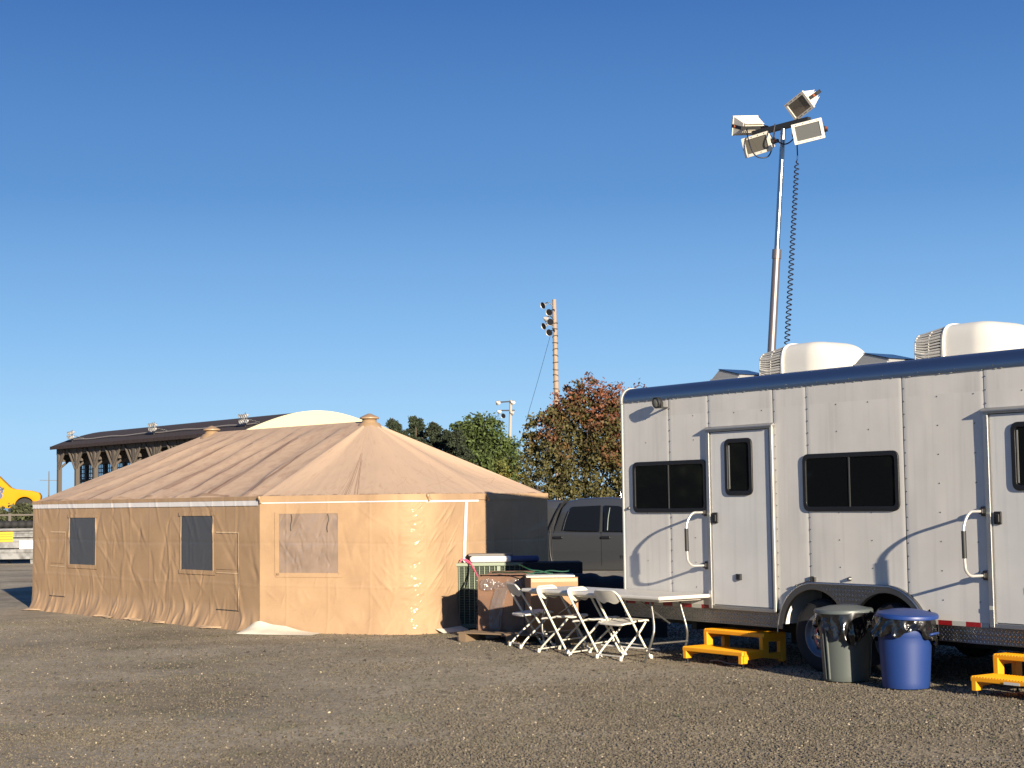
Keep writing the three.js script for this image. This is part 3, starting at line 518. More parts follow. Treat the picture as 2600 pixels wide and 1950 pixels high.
/* ================= LIGHT TOWER ================= */
{
  M.mast = std(lin(.400, .392, .376), .28, 1); M.mastLow = std(lin(.240, .200, .192), .42, .8); M.cord = std(lin(.006, .006, .016), .45); M.lampW = std(lin(.624, .576, .496), .45); M.lens = phys(lin(.104, .096, .080), .06, { clearcoat: 1, clearcoatRoughness: .03 });
  const T = thing('light_tower', 'tall leaning telescopic mast with four floodlights behind the trailer', 'light tower', [3.09, 0, -20.6]);
  const top = 6.55, lean = .0782, at = (y, dx = 0, dz = 0) => [y * lean + dx, y, dz];
  mb().rod(at(.3), at(4.88), .058, .052, 16).build('mast_section', M.mastLow, T); mb().rod(at(4.8), at(4.92), .06, .06, 16).build('mast_collar', M.mastLow, T);
  mb().rod(at(4.85), at(top), .036, .034, 16).build('mast_section', M.mast, T);
  mb().rbox(1.2, .5, .9, .2, .75, 0, .04).ext(-.5, .9, .3, .5, -.5, .5).rod([-.6, .05, .6], [-.2, .4, .3], .03).rod([1.0, .05, .6], [.6, .4, .3], .03).rod([-.6, .05, -.6], [-.2, .4, -.3], .03).rod([1.0, .05, -.6], [.6, .4, -.3], .03).box(.16, .04, .16, -.6, .03, .6).box(.16, .04, .16, 1, .03, .6).box(.16, .04, .16, -.6, .03, -.6).box(.16, .04, .16, 1, .03, -.6).build('tower_base', M.under, T);
  const c = V(...at(top)), bd = V(Math.cos(R(48)), .02, Math.sin(R(48)));
  const A = c.clone().addScaledVector(bd, -.50), B = c.clone().addScaledVector(bd, .42);
  mb().add(new THREE.BoxGeometry(A.distanceTo(B), .07, .07), new THREE.Matrix4().compose(A.clone().add(B).multiplyScalar(.5), new THREE.Quaternion().setFromUnitVectors(V(1, 0, 0), bd.clone().normalize()), V(1, 1, 1))).build('crossbar', M.blackPlas, T);
  const lamp = (p, rx, ry, rz) => {
    const l = grp('floodlight', T, p.toArray()); l.rotation.order = 'YXZ'; l.rotation.set(rx, ry, rz); l.scale.setScalar(.93);
    const w = .40, h = .26;
    const body = new THREE.BufferGeometry(); // tapered housing
    const q = (x, y, z) => [x, y, z], F = [[-w / 2, -h / 2, .06], [w / 2, -h / 2, .06], [w / 2, h / 2, .06], [-w / 2, h / 2, .06]], Bk = [[-w * .42, -h * .26, -.15], [w * .42, -h * .26, -.15], [w * .42, h * .26, -.15], [-w * .42, h * .26, -.15]];
    const P = []; const quad = (a, b, c2, d) => P.push(...a, ...b, ...c2, ...a, ...c2, ...d); quad(Bk[1], Bk[0], Bk[3], Bk[2]); for (let k = 0; k < 4; k++) { const j = (k + 1) % 4; quad(F[k], Bk[k], Bk[j], F[j]); } quad(F[0], F[1], F[2], F[3]);
    body.setAttribute('position', new THREE.Float32BufferAttribute(P, 3)); body.computeVertexNormals();
    const hs = mb().add(body); for (let k = -2; k <= 2; k++) hs.box(w * .8, .008, .05, 0, k * .03, -.165); hs.build('lamp_housing', M.lampW, l);
    const fs = roundRect(-w / 2 - .012, w / 2 + .012, -h / 2 - .012, h / 2 + .012, .01); fs.holes.push(roundRect(-w / 2 + .028, w / 2 - .028, -h / 2 + .028, h / 2 - .028, .004)); mb().shape(fs, .022, trs(0, 0, .062)).build('lamp_rim', M.lampW, l);
    const b = mb(); for (const x of [-.15, -.05, .05, .15]) for (const y of [-h / 2 + .008, h / 2 - .008]) b.add(new THREE.CylinderGeometry(.006, .006, .008, 8), trs(x, y, .086, Math.PI / 2)); b.build('lamp_bolt', M.blackPlas, l).userData.kind = 'stuff';
    mb().box(w - .04, h - .04, .006, 0, 0, .068).build('lamp_lens', M.lens, l);
    mb().box(.014, .05, .16, -w / 2 - .022, 0, -.02).box(.014, .05, .16, w / 2 + .022, 0, -.02).box(w + .058, .05, .014, 0, 0, -.19).box(.014, .05, .12, -w / 2 - .022, 0, -.14).box(.014, .05, .12, w / 2 + .022, 0, -.14).build('lamp_yoke', M.blackPlas, l);
    mb().add(new THREE.CylinderGeometry(.022, .022, .02, 12), trs(w / 2 + .036, 0, -.02, 0, 0, Math.PI / 2)).build('yoke_knob', std(lin(.280, .072, .024), .5, .3), l);
  };
  lamp(B.clone().add(V(-.03, -.19, .12)), .10, R(-20), R(9));
  lamp(A.clone().add(V(.05, -.17, .10)), .16, R(-34), R(8));
  lamp(B.clone().add(V(-.08, .21, -.02)), .55, R(-52), R(18));
  lamp(A.clone().add(V(-.06, .14, -.14)), -.35, R(205), R(-6));
  // loose leads
  mb().tube([A.clone().add(V(-.08, .20, -.05)), A.clone().add(V(-.10, -.1, .16)), A.clone().add(V(-.02, -.34, .22)), A.clone().add(V(.14, -.36, .22)), A.clone().add(V(.22, -.2, .16)), c.clone().add(V(-.12, .0, .06))], .009, 50, 6).build('lead', M.cord, T);
  mb().tube([c.clone().add(V(-.12, .02, .06)), c.clone().add(V(-.14, -.16, .08)), c.clone().add(V(-.02, -.26, .1)), c.clone().add(V(.1, -.2, .1)), c.clone().add(V(.17, -.04, .1)), c.clone().add(V(.14, .2, .12))], .009, 50, 6).build('lead', M.cord, T);
  { const pts = [c.clone().add(V(.15, .2, .1)), c.clone().add(V(.15, -.1, .1)), c.clone().add(V(.155, -.42, .1))]; const y0 = top - .46, y1 = 3.2, n = 44 * 9; for (let k = 0; k <= n; k++) { const t = k / n, y = lerp(y0, y1, t), a = t * 44 * 6.2832, r = .027 * Math.min(1, t * 30) + .006 * t; pts.push(V(c.x + .15 - .235 * t + Math.cos(a) * r, y, .1 + Math.sin(a) * r)); } mb().tube(pts, .0085, n * 2, 5).build('coiled_cord', M.cord, T); }
}

/* ================= CHAIRS, TABLE ================= */
M.chairW = std(lin(.624, .592, .512), .42); M.chairTube = std(lin(.592, .560, .480), .38);
{
  const mk = () => {
    const c = thing('folding_chair', '', 'chair', [0, 0, 0], 0, 'white folding chairs at the table');
    const yT = .775, zT = -.245, zF = .20, w = .205, r = .0125;
    const z = y => lerp(zF, zT, y / yT), pts = [];
    for (const y of [0, .2, .4, .6, .68]) pts.push([-w - .012 * (1 - y / .7), y, z(y)]);
    pts.push([-w + .012, .735, z(.735)], [-w + .06, yT, z(yT)], [0, yT + .004, z(yT)], [w - .06, yT, z(yT)], [w - .012, .735, z(.735)]);
    for (const y of [.68, .6, .4, .2, 0]) pts.push([w + .012 * (1 - y / .7), y, z(y)]);
    mb().tube(pts, r, 90, 8, false, .35).build('back_frame', M.chairTube, c);
    // rear legs: a bent U whose foot bar lies near the ground
    for (const s of [-1, 1]) { mb().tube([[s * .17, .415, .17], [s * .18, .30, .07], [s * .187, .19, -.05], [s * .192, .10, -.14], [s * .2, .04, -.185], [s * .203, 0, -.205]], r * .95, 40, 8).build('leg', M.chairTube, c); }
    mb().rod([-.198, .045, -.182], [.198, .045, -.182], .0085).build('foot_bar', M.chairTube, c); mb().rod([-.2, .16, z(.16)], [.2, .16, z(.16)], .0085).build('stretcher', M.chairTube, c);
    for (const s of [-1, 1]) for (const [fz] of [[zF], [-.205]]) mb().lathe([[0, 0], [.019, 0], [.019, .012], [.014, .045], [.012, .05]], 10, trs(s * (fz > 0 ? w + .012 : .203), 0, fz)).build('foot_cap', M.chairTube, c);
    // backrest with scalloped lower edge
    const bk = (o) => (u, v) => { const x = lerp(-w + .006, w - .006, u), yb = .645 + .012 * Math.cos(u * Math.PI * 4) + .02 * Math.pow(Math.abs(u - .5) * 2, 3), yt = yT - .06 * Math.pow(Math.abs(u - .5) * 2, 8), y = lerp(yb, yt, v); return V(x, y, z(y) - .028 * (1 - Math.pow((u - .5) * 2, 2)) + o); };
    const b1 = grid(24, 8, bk(.006)), b2 = grid(24, 8, bk(-.006)); mb().add(b1).add(b2).tube([...Array(13)].map((_, k) => bk(0)(k / 12, 0)), .007, 30, 6).build('backrest', M.chairW, c);
    // moulded seat
    const st = (o) => (u, v) => { const x = (u - .5) * .39 * (1 - .05 * v), zz = lerp(-.185, .215, v) - .02 * Math.pow(Math.abs(u - .5) * 2, 4) * (v > .5 ? 1 : -1); return V(x, .415 + .04 * v - .012 * sst(.16, 0, v) - .016 * Math.sin(Math.PI * u) * Math.sin(Math.PI * Math.min(1, v * 1.1)) - .02 * sst(.86, 1, v) + .006 * Math.cos(v * 12) * Math.pow(Math.abs(u - .5) * 2, 8) + o, zz); };
    const rim = []; for (let k = 0; k < 12; k++) rim.push(st(-.008)(k / 12, 0)); for (let k = 0; k < 12; k++) rim.push(st(-.008)(1, k / 12)); for (let k = 0; k < 12; k++) rim.push(st(-.008)(1 - k / 12, 1)); for (let k = 0; k < 12; k++) rim.push(st(-.008)(0, 1 - k / 12));
    mb().add(grid(20, 20, st(0))).add(grid(20, 20, st(-.016))).tube(rim, .012, 96, 6, true).build('seat', M.chairW, c);
    return c;
  };
  const proto = mk();
  const spots = [[.61, .525, 125, 'white folding chair at the end of the row beside the yellow steps'], [.135, .535, 125, 'white folding chair in the middle of the row along the table'], [-.44, .535, 126, 'white folding chair in the row, beside the chair set apart by the cartons'], [-1.22, .42, 72, 'white folding chair turned sideways at the table end by the cardboard cartons']];
  spots.forEach(([al, off, deg, lab], i) => { let o = proto; if (i) { o = proto.clone(); o.name = numbered('folding_chair'); scene.add(o); o.userData = { ...proto.userData }; } o.position.set(...tp(al, off)); o.rotation.y = R(deg); o.scale.y = .94; o.userData.label = lab; });
  // table, 8 ft, against the trailer
  M.tableTop = std(lin(.592, .560, .496), .5); M.steel = std(lin(.240, .232, .216), .38, .8);
  const t = thing('folding_table', 'long off-white plastic folding table against the trailer side', 'table', tp(.225, .375), TA);
  mb().rbox(2.45, .04, .70, 0, .678, 0, .016, 3).build('table_top', M.tableTop, t);
  mb().rbox(2.3, .03, .58, 0, .65, 0, .012).build('table_underframe', M.tableTop, t);
  for (const s of [-1, 1]) {
    for (const k of [-1, 1]) mb().tube([[s * .90, .64, k * .2], [s * .93, .55, k * .2], [s * .98, .36, k * .22], [s * .97, .25, k * .24], [s * .92, .12, k * .25], [s * .86, .0, k * .255]], .0135, 40, 8).build('leg', M.steel, t);
    mb().rod([s * .975, .20, -.24], [s * .975, .20, .24], .011).build('stretcher', M.steel, t);
    mb().rod([s * .97, .40, 0], [s * .45, .63, 0], .009).build('brace', M.steel, t);
  }
  // yellow two-step stools
  M.yel = std(lin(.72, .30, .006), .45); M.peg = std(lin(.024, .024, .024), .5, .6);
  const steps = (al, off, lab) => {
    const s = thing('step_stool', lab, 'step stool', tp(al, off), TA, 'yellow plastic steps at the trailer doors'); const W = .90;
    const tread = (y, z0, z1) => { const b = mb().ext(-W / 2, W / 2, y - .045, y - .006, z0, z1, .008); const n = 30; for (let k = 0; k < n; k++) b.rbox(.018, .014, z1 - z0 - .006, -W / 2 + (k + .5) * W / n, y - .005, (z0 + z1) / 2, .006, 1); b.build('tread', M.yel, s); };
    tread(.335, -.36, -.05); tread(.17, -.06, .25);
    for (const x of [-W / 2 + .035, W / 2 - .035]) {
      // side frame of the upper step with its opening
      const sh = polyShape([[-.36, .30], [-.045, .30], [-.05, .10], [-.36, .06]]); const ho = new THREE.Path(); ho.moveTo(-.29, .255); ho.lineTo(-.29, .13); ho.lineTo(-.12, .13); ho.lineTo(-.12, .255); ho.closePath(); sh.holes.push(ho);
      mb().add(new THREE.ExtrudeGeometry(sh, { depth: .04, bevelEnabled: true, bevelSize: .006, bevelThickness: .006, bevelSegments: 2 }), new THREE.Matrix4().makeBasis(V(0, 0, -1), V(0, 1, 0), V(1, 0, 0)).multiply(new THREE.Matrix4().makeScale(-1, 1, 1)).setPosition(x - .02, 0, 0)).build('side_frame', M.yel, s);
      // gusset leg of the lower step
      const g2 = polyShape([[-.06, .13], [.245, .13], [.245, .055], [.175, .055], [.165, .09], [-.06, .10]]);
      mb().add(new THREE.ExtrudeGeometry(g2, { depth: .04, bevelEnabled: true, bevelSize: .005, bevelThickness: .005, bevelSegments: 2 }), new THREE.Matrix4().makeBasis(V(0, 0, -1), V(0, 1, 0), V(1, 0, 0)).multiply(new THREE.Matrix4().makeScale(-1, 1, 1)).setPosition(x - .02, 0, 0)).build('leg', M.yel, s);
      mb().rbox(.06, .10, .06, x, .09, -.325, .01).build('leg', M.yel, s);
      for (const z of [.21, -.325]) mb().rod([x, 0, z], [x, .07, z], .011).add(new THREE.CylinderGeometry(.02, .022, .008, 12), trs(x, .004, z)).build('peg_foot', M.peg, s);
    }
    return s;
  };
  steps(1.82, .11, 'yellow two-step stool below the door beside the folding table');
  steps(5.56, .16, 'yellow two-step stool below the door beyond the blue bin').children.forEach(() => {});
  { const m = mb(); m.ext(-.10, .06, .128, .15, .2585, .2605).build('sticker', std(lin(.480, .464, .440), .5), scene.children[scene.children.length - 1]); }
}

/* ================= BINS ================= */
{
  M.bag = phys(lin(.006, .006, .007), .22, { clearcoat: .6, clearcoatRoughness: .12 });
  const bin = (name, label, al, off, col, colL, ribs) => {
    const b = thing(name, label, 'trash bin', tp(al, off)); const m = std(col, .5), ml = std(colL, .42);
    const H = .64, r0 = .205, r1 = .243;
    const pr = [[0, .006], [r0 - .01, .006], [r0, .016]]; for (let k = 1; k <= 8; k++) { const t = k / 8; pr.push([lerp(r0, r1, t * .72), lerp(.016, H * .70, t)]); }
    pr.push([lerp(r0, r1, .74) + .006, H * .72], [lerp(r0, r1, .76) + .012, H * .78], [r1, H * .80], [r1 + .004, H - .02], [r1 + .018, H - .015], [r1 + .018, H], [r1, H], [r1 - .008, H - .02], [r0 - .01, .03], [0, .03]);
    const bd = mb().lathe(pr, 48); if (ribs) for (const a of [2.55, 2.75, .3, -1.2]) bd.rod([Math.cos(a) * (r0 + .003), .03, Math.sin(a) * (r0 + .003)], [Math.cos(a) * (r1 - .002), H * .78, Math.sin(a) * (r1 - .002)], .012, .014, 8);
    bd.build('bin_body', m, b);
    for (const a of [.6, .6 + Math.PI]) { const c = Math.cos(a), s = Math.sin(a), t = (k, rad, y) => [Math.cos(a + k) * rad, y, Math.sin(a + k) * rad]; mb().tube([t(-.3, r1, H * .74), t(-.26, r1 + .04, H * .76), t(0, r1 + .05, H * .765), t(.26, r1 + .04, H * .76), t(.3, r1, H * .74)], .012, 24, 8).build('bin_handle', m, b); }
    mb().lathe([[r1 + .026, H - .012], [r1 + .028, H + .012], [r1 + .018, H + .024], [r1 - .01, H + .028], [.14, H + .050], [.05, H + .058], [0, H + .058]], 48, trs(0, .0, 0, ribs ? .0 : .05, 0, ribs ? .015 : -.03)).build('bin_lid', ml, b);
    // liner draped over the rim
    const ph = al * 3, drop = a => .175 + .06 * Math.sin(a * 2 + ph) + .045 * Math.sin(a * 3 + ph * 2) + .02 * Math.sin(a * 7 + ph) + .012 * Math.sin(a * 13);
    const f = (u, v) => { const a = u * 6.28318, y = H - .004 - drop(a) * v, n = fbm(Math.cos(a) * 4 + 9, v * 2.2 + Math.sin(a) * 4 + 9, 33 + al * 7 | 0, 4), cr = .016 * Math.sin(a * 17 + v * 3) * v; const rad = r1 + .020 + .05 * v * (n * 1.5 - .25) + .006 + cr * .6 - .02 * v; return V(Math.cos(a) * rad, y, Math.sin(a) * rad); };
    meshOf(grid(160, 18, f), 'bin_liner', M.bag, b);
    return b;
  };
  bin('trash_bin', 'grey plastic trash bin with black liner in front of the trailer wheel', 3.63, .335, lin(.072, .083, .078), lin(.075, .088, .088), true);
  const bb = bin('trash_bin', 'blue plastic trash bin with black liner beside the trailer fender', 4.37, .365, lin(.009, .032, .145), lin(.009, .034, .16), false);
  // bag bunched behind the blue lid
  meshOf(grid(40, 10, (u, v) => { const a = -2.6 + u * 2.6, rad = .275 + .02 * Math.sin(u * 19) - .05 * v; return V(Math.cos(a) * rad, .60 + .11 * v * (.6 + .4 * Math.sin(u * 7)) + .012 * Math.sin(u * 31), Math.sin(a) * rad); }), 'bin_liner', M.bag, bb);
  const rb = tp(3.63, .335); const g = grid(2, 14, (u, v) => { const a = R(200) - .25 * v, r = .262 - .02 * v + .02 * Math.sin(v * 3); return V(rb[0] + Math.cos(a) * r - .03, .50 - .17 * v, rb[2] + .12 + (u - .5) * .022 * (1 - .5 * v)); });
  const m = mb().add(g).add(g.clone(), trs(0, 0, -.003)).top('ribbon', std(lin(.600, .080, .096), .5), 'short pink ribbon hanging from the grey bin liner', 'ribbon');
}

/* ================= UNIT, CARTONS, CLUTTER ================= */
{
  M.unitG = std(lin(.11, .135, .095), .5, .2); M.unitD = std(lin(.016, .020, .016), .7); M.unitP = std(lin(.17, .20, .145), .45, .2);
  const u = thing('condenser_unit', 'green louvred condenser unit standing against the tent end', 'condenser unit', [-.35, 0, -21.75], R(3));
  const w = .95, d = .62, h = .885;
  mb().ext(-w / 2 + .03, w / 2 - .03, .07, h - .06, -d / 2 + .03, d / 2 - .03).build('core', M.unitD, u);
  mb().rbox(w + .02, .05, d + .02, 0, h - .025, 0, .012).build('top_cover', M.unitP, u); mb().rbox(w + .01, .06, d + .01, 0, .045, 0, .008).ext(-w / 2 + .05, -w / 2 + .2, 0, .02, -.2, .2).ext(w / 2 - .2, w / 2 - .05, 0, .02, -.2, .2).build('base_frame', M.unitG, u);
  for (let k = 0; k < 34; k++) mb().box(w - .02, .006, .014, 0, .09 + k * .0222, d / 2 - .02, .5).build('louvre', M.unitG, u);
  for (let k = 0; k <= 14; k++) if (k !== 9) mb().ext(-w / 2 + k * w / 14 - .005, -w / 2 + k * w / 14 + .005, .07, h - .05, d / 2 - .012, d / 2 + .002).build('guard_bar', M.unitP, u);
  mb().ext(.10, .145, .07, h - .05, d / 2 - .015, d / 2 + .004).build('corner_post', M.unitP, u); for (const x of [-w / 2, w / 2 - .03]) for (const z of [-d / 2, d / 2 - .03]) mb().ext(x, x + .03, .07, h - .05, z, z + .03).build('corner_post', M.unitG, u);
  // rolled mat on the unit
  const p = mb().rbox(.62, .085, .30, 0, .055, 0, .04, 4).rbox(.60, .03, .34, -.04, .10, -.05, .012); 
  const mt = thing('rolled_mat', 'white and dark blue rolled mat lying on the green condenser unit', 'mat', [-.15, .885, -21.58], R(2));
  mb().rbox(.56, .085, .26, -.17, .043, .04, .04, 5).build('white_end', std(lin(.656, .640, .632), .6), mt); mb().rbox(.40, .08, .25, .28, .041, .035, .038, 5).build('blue_end', std(lin(.028, .044, .128), .6), mt); mb().rbox(.60, .03, .28, -.17, .10, -.03, .012).build('grey_cover', std(lin(.160, .148, .136), .7), mt);
  // pink strap
  { const f = (a, r) => mb().tube(a, r, 40, 6); f([[-.66, .93, -21.44], [-.60, .90, -21.38], [-.53, .80, -21.2], [-.48, .72, -20.9], [-.42, .66, -20.5]], .011).tube([[-.67, .92, -21.43], [-.59, .87, -21.36], [-.52, .77, -21.18], [-.45, .70, -20.9], [-.40, .655, -20.5]], .009, 40, 6).tube([[-.66, .92, -21.42], [-.70, .94, -21.4], [-.72, .90, -21.38]], .008, 12, 6).top('strap', std(lin(.66, .10, .20), .5), 'bright pink strap tied from the green unit to the cartons', 'strap'); }
  // black case behind
  const cs = thing('equipment_case', 'black equipment case beside the green condenser unit', 'case', [.50, 0, -21.6], R(2));
  mb().rbox(.80, .88, .5, 0, .44, 0, .015).build('case_body', std(lin(.010, .010, .012), .85), cs); mb().rbox(.10, .012, .01, -.12, .76, .253, .003).rbox(.10, .012, .01, .1, .74, .253, .003).rbox(.05, .05, .012, .30, .70, .253, .01).build('case_latch', std(lin(.006, .006, .008), .4), cs);
  // cartons on a pallet
  const cmap = tex(512, (x, y) => { const c = fbm(x / 200, y / 40, 5, 4), s = Math.sin(y * .9) * .012; const v = .9 + .16 * (c - .5) + s + .05 * (hash(x, y, 1) - .5); return [v, v, v]; }, true, .7);
  M.card = std(lin(.43, .235, .118), .8, 0, { map: cmap }); M.cardD = std(lin(.264, .140, .080), .8, 0, { map: cmap }); M.wood = std(lin(.176, .120, .072), .85);
  const pl = thing('pallet', 'dark wooden pallet under the cardboard cartons', 'pallet', [.14, 0, -19.55], R(-32));
  for (let k = 0; k < 6; k++) mb().box(1.5, .018, .10, 0, .108, -.35 + k * .14).build('plank', M.wood, pl); for (const x of [-.68, 0, .68]) mb().box(.10, .098, .8, x, .049, 0).build('bearer', M.wood, pl);
  const carton = (name, label, pos, ry, w, h, d, mat, open) => {
    const c = thing(name, label, 'carton', pos, ry, 'cartons on the pallet'); const t = .008;
    mb().ext(-w / 2, w / 2, 0, h, d / 2 - t, d / 2, .003).build('front_panel', mat, c); mb().ext(-w / 2, w / 2, 0, h, -d / 2, -d / 2 + t, .003).build('back_panel', mat, c);
    mb().ext(-w / 2, -w / 2 + t, 0, h - .001, -d / 2 + t, d / 2 - t).build('side_panel', mat, c); mb().ext(w / 2 - t, w / 2, 0, h - .001, -d / 2 + t, d / 2 - t).build('side_panel', mat, c);
    mb().ext(-w / 2 + t, w / 2 - t, 0, t, -d / 2 + t, d / 2 - t).build('bottom_panel', mat, c);
    if (open) { mb().box(w, .006, .16, 0, h + .012, d / 2 - .07, -.12).build('top_flap', mat, c); mb().box(w, .006, .16, 0, h + .02, -d / 2 + .06, .2).build('top_flap', mat, c); } else mb().ext(-w / 2, w / 2, h, h + .008, -d / 2, d / 2).build('top_panel', mat, c);
    return c;
  };
  const c1 = carton('carton', 'brown cardboard carton wrapped in clear film beside the green unit', [-.10, .118, -20.02], R(-14), .58, .66, .62, M.cardD, true);
  const c2 = carton('carton', 'orange brown cardboard carton behind the sideways folding chair', [.44, .118, -19.42], R(8), .57, .655, .5, M.card, false);
  mb().ext(.02, .16, .25, .43, .251, .2525).build('paper_label', std(lin(.280, .304, .400), .6), c1);
  mb().ext(-.28, .28, .61, .65, .2505, .2520).build('tape', std(lin(.40, .235, .125), .35), c2);
  // stretch film on the wrapped carton
  { const film = phys(lin(.92, .93, .95), .18, { transmission: 1, thickness: 0, ior: 1.4, specularIntensity: .5 });
    const f = grid(60, 50, (u, v) => { const x = lerp(-.31, .31, u), y = lerp(-.05, .70, v), n = fbm(u * 7, v * 5, 22, 4), s = Math.abs(Math.sin((u * 9 + v * 4 + n * 3))); return V(x, y, .318 + .018 * n + .012 * Math.pow(s, 6) + .02 * Math.exp(-Math.pow((v - .82) / .1, 2)) * fbm(u * 20, v * 8, 4, 3)); }); meshOf(f, 'stretch_film', film, c1);
    const k2 = phys(lin(.75, .76, .78), .16, { transmission: .93, thickness: 0, specularIntensity: .7 });
    mb().add(grid(70, 10, (u, v) => V(lerp(-.24, .28, u), .55 + .10 * (v - .5) * (1 + .4 * Math.sin(u * 9)) + .03 * fbm(u * 9, 1, 2), .338 + .045 * fbm(u * 22, v * 3, 8, 3)))).build('film_bunch', k2, c1);
    mb().add(grid(10, 70, (u, v) => V(lerp(-.09, .07, u) + .06 * fbm(v * 4, 3, 2) - .12 * (1 - v), lerp(-.09, .52, v), .336 + .05 * fbm(u * 9, v * 5, 7, 3)))).build('film_bunch', k2, c1); }
  // foam board and green strips on top
  mb().ext(-.30, .28, 0, .02, -.22, .24, .004).top('foam_board', std(lin(.656, .624, .528), .6), 'cream foam board lying on the orange brown carton', 'board').position.set(.44, .783, -19.42);
  const strips = [[[-.28, .825, -19.70], [-.02, .84, -19.5], [.24, .83, -19.3]], [[.05, .92, -19.6], [.26, .86, -19.4], [.46, .83, -19.3]], [[.22, .83, -19.5], [.42, .85, -19.45], [.66, .85, -19.4]]];
  strips.forEach((s, i) => { const c = new THREE.CatmullRomCurve3(s.map(p => V(...p))); const g = grid(24, 2, (u, v) => { const p = c.getPoint(u); p.y += (v - .5) * .012 + .006 * Math.sin(u * 11 + i); p.z += (v - .5) * .05; return p; }); mb().add(g).add(g.clone(), trs(0, -.006, 0)).top('plastic_strip', std(lin(.080, .416, .264), .45), ['mint green plastic strip lying along the front of the carton tops', 'mint green plastic strip rising at a slant over the cartons', 'mint green plastic strip reaching past the foam board'][i], 'strip', 'green strips on the cartons'); });
  // orange board leaning at the carton
  mb().box(.10, .34, .02, 0, .17, 0, -.12, .4, -.12).top('orange_board', std(lin(.336, .056, .016), .6), 'small orange board leaning against the wrapped carton', 'board').position.set(-.42, .0, -20.1);
  // dark covered load between cartons and trailer
  { const g = grid(40, 24, (u, v) => { const x = lerp(-.62, .62, u), a = v * Math.PI, z = -.30 * Math.cos(a) * (1 + .08 * Math.sin(u * 9)), top = .62 + .16 * fbm(u * 4, 2, 8, 3) + .05 * Math.sin(u * 6); return V(x, Math.min(1, Math.pow(Math.sin(a), .35)) * top * (1 + .05 * fbm(u * 9, v * 9, 5)), z); });
    mb().add(g).top('covered_load', std(lin(.014, .014, .017), .92), 'low load under a dark tarp between cartons and trailer', 'tarp').position.set(1.25, 0, -20.1); }
  mb().tube([[1.0, .012, -18.75], [1.3, .012, -18.4], [1.62, .012, -18.05]], .011, 20, 8).top('white_pipe', std(lin(.600, .584, .544), .5), 'thin white pipe lying on gravel under the table', 'pipe');
  mb().tube([[2.02, .012, -16.75], [2.08, .03, -16.62], [2.16, .014, -16.5], [2.2, .012, -16.42], [2.3, .012, -16.38]], .008, 30, 6).top('ground_cable', std(lin(.280, .280, .288), .5), 'short grey cable end on gravel below the yellow steps', 'cable');
}

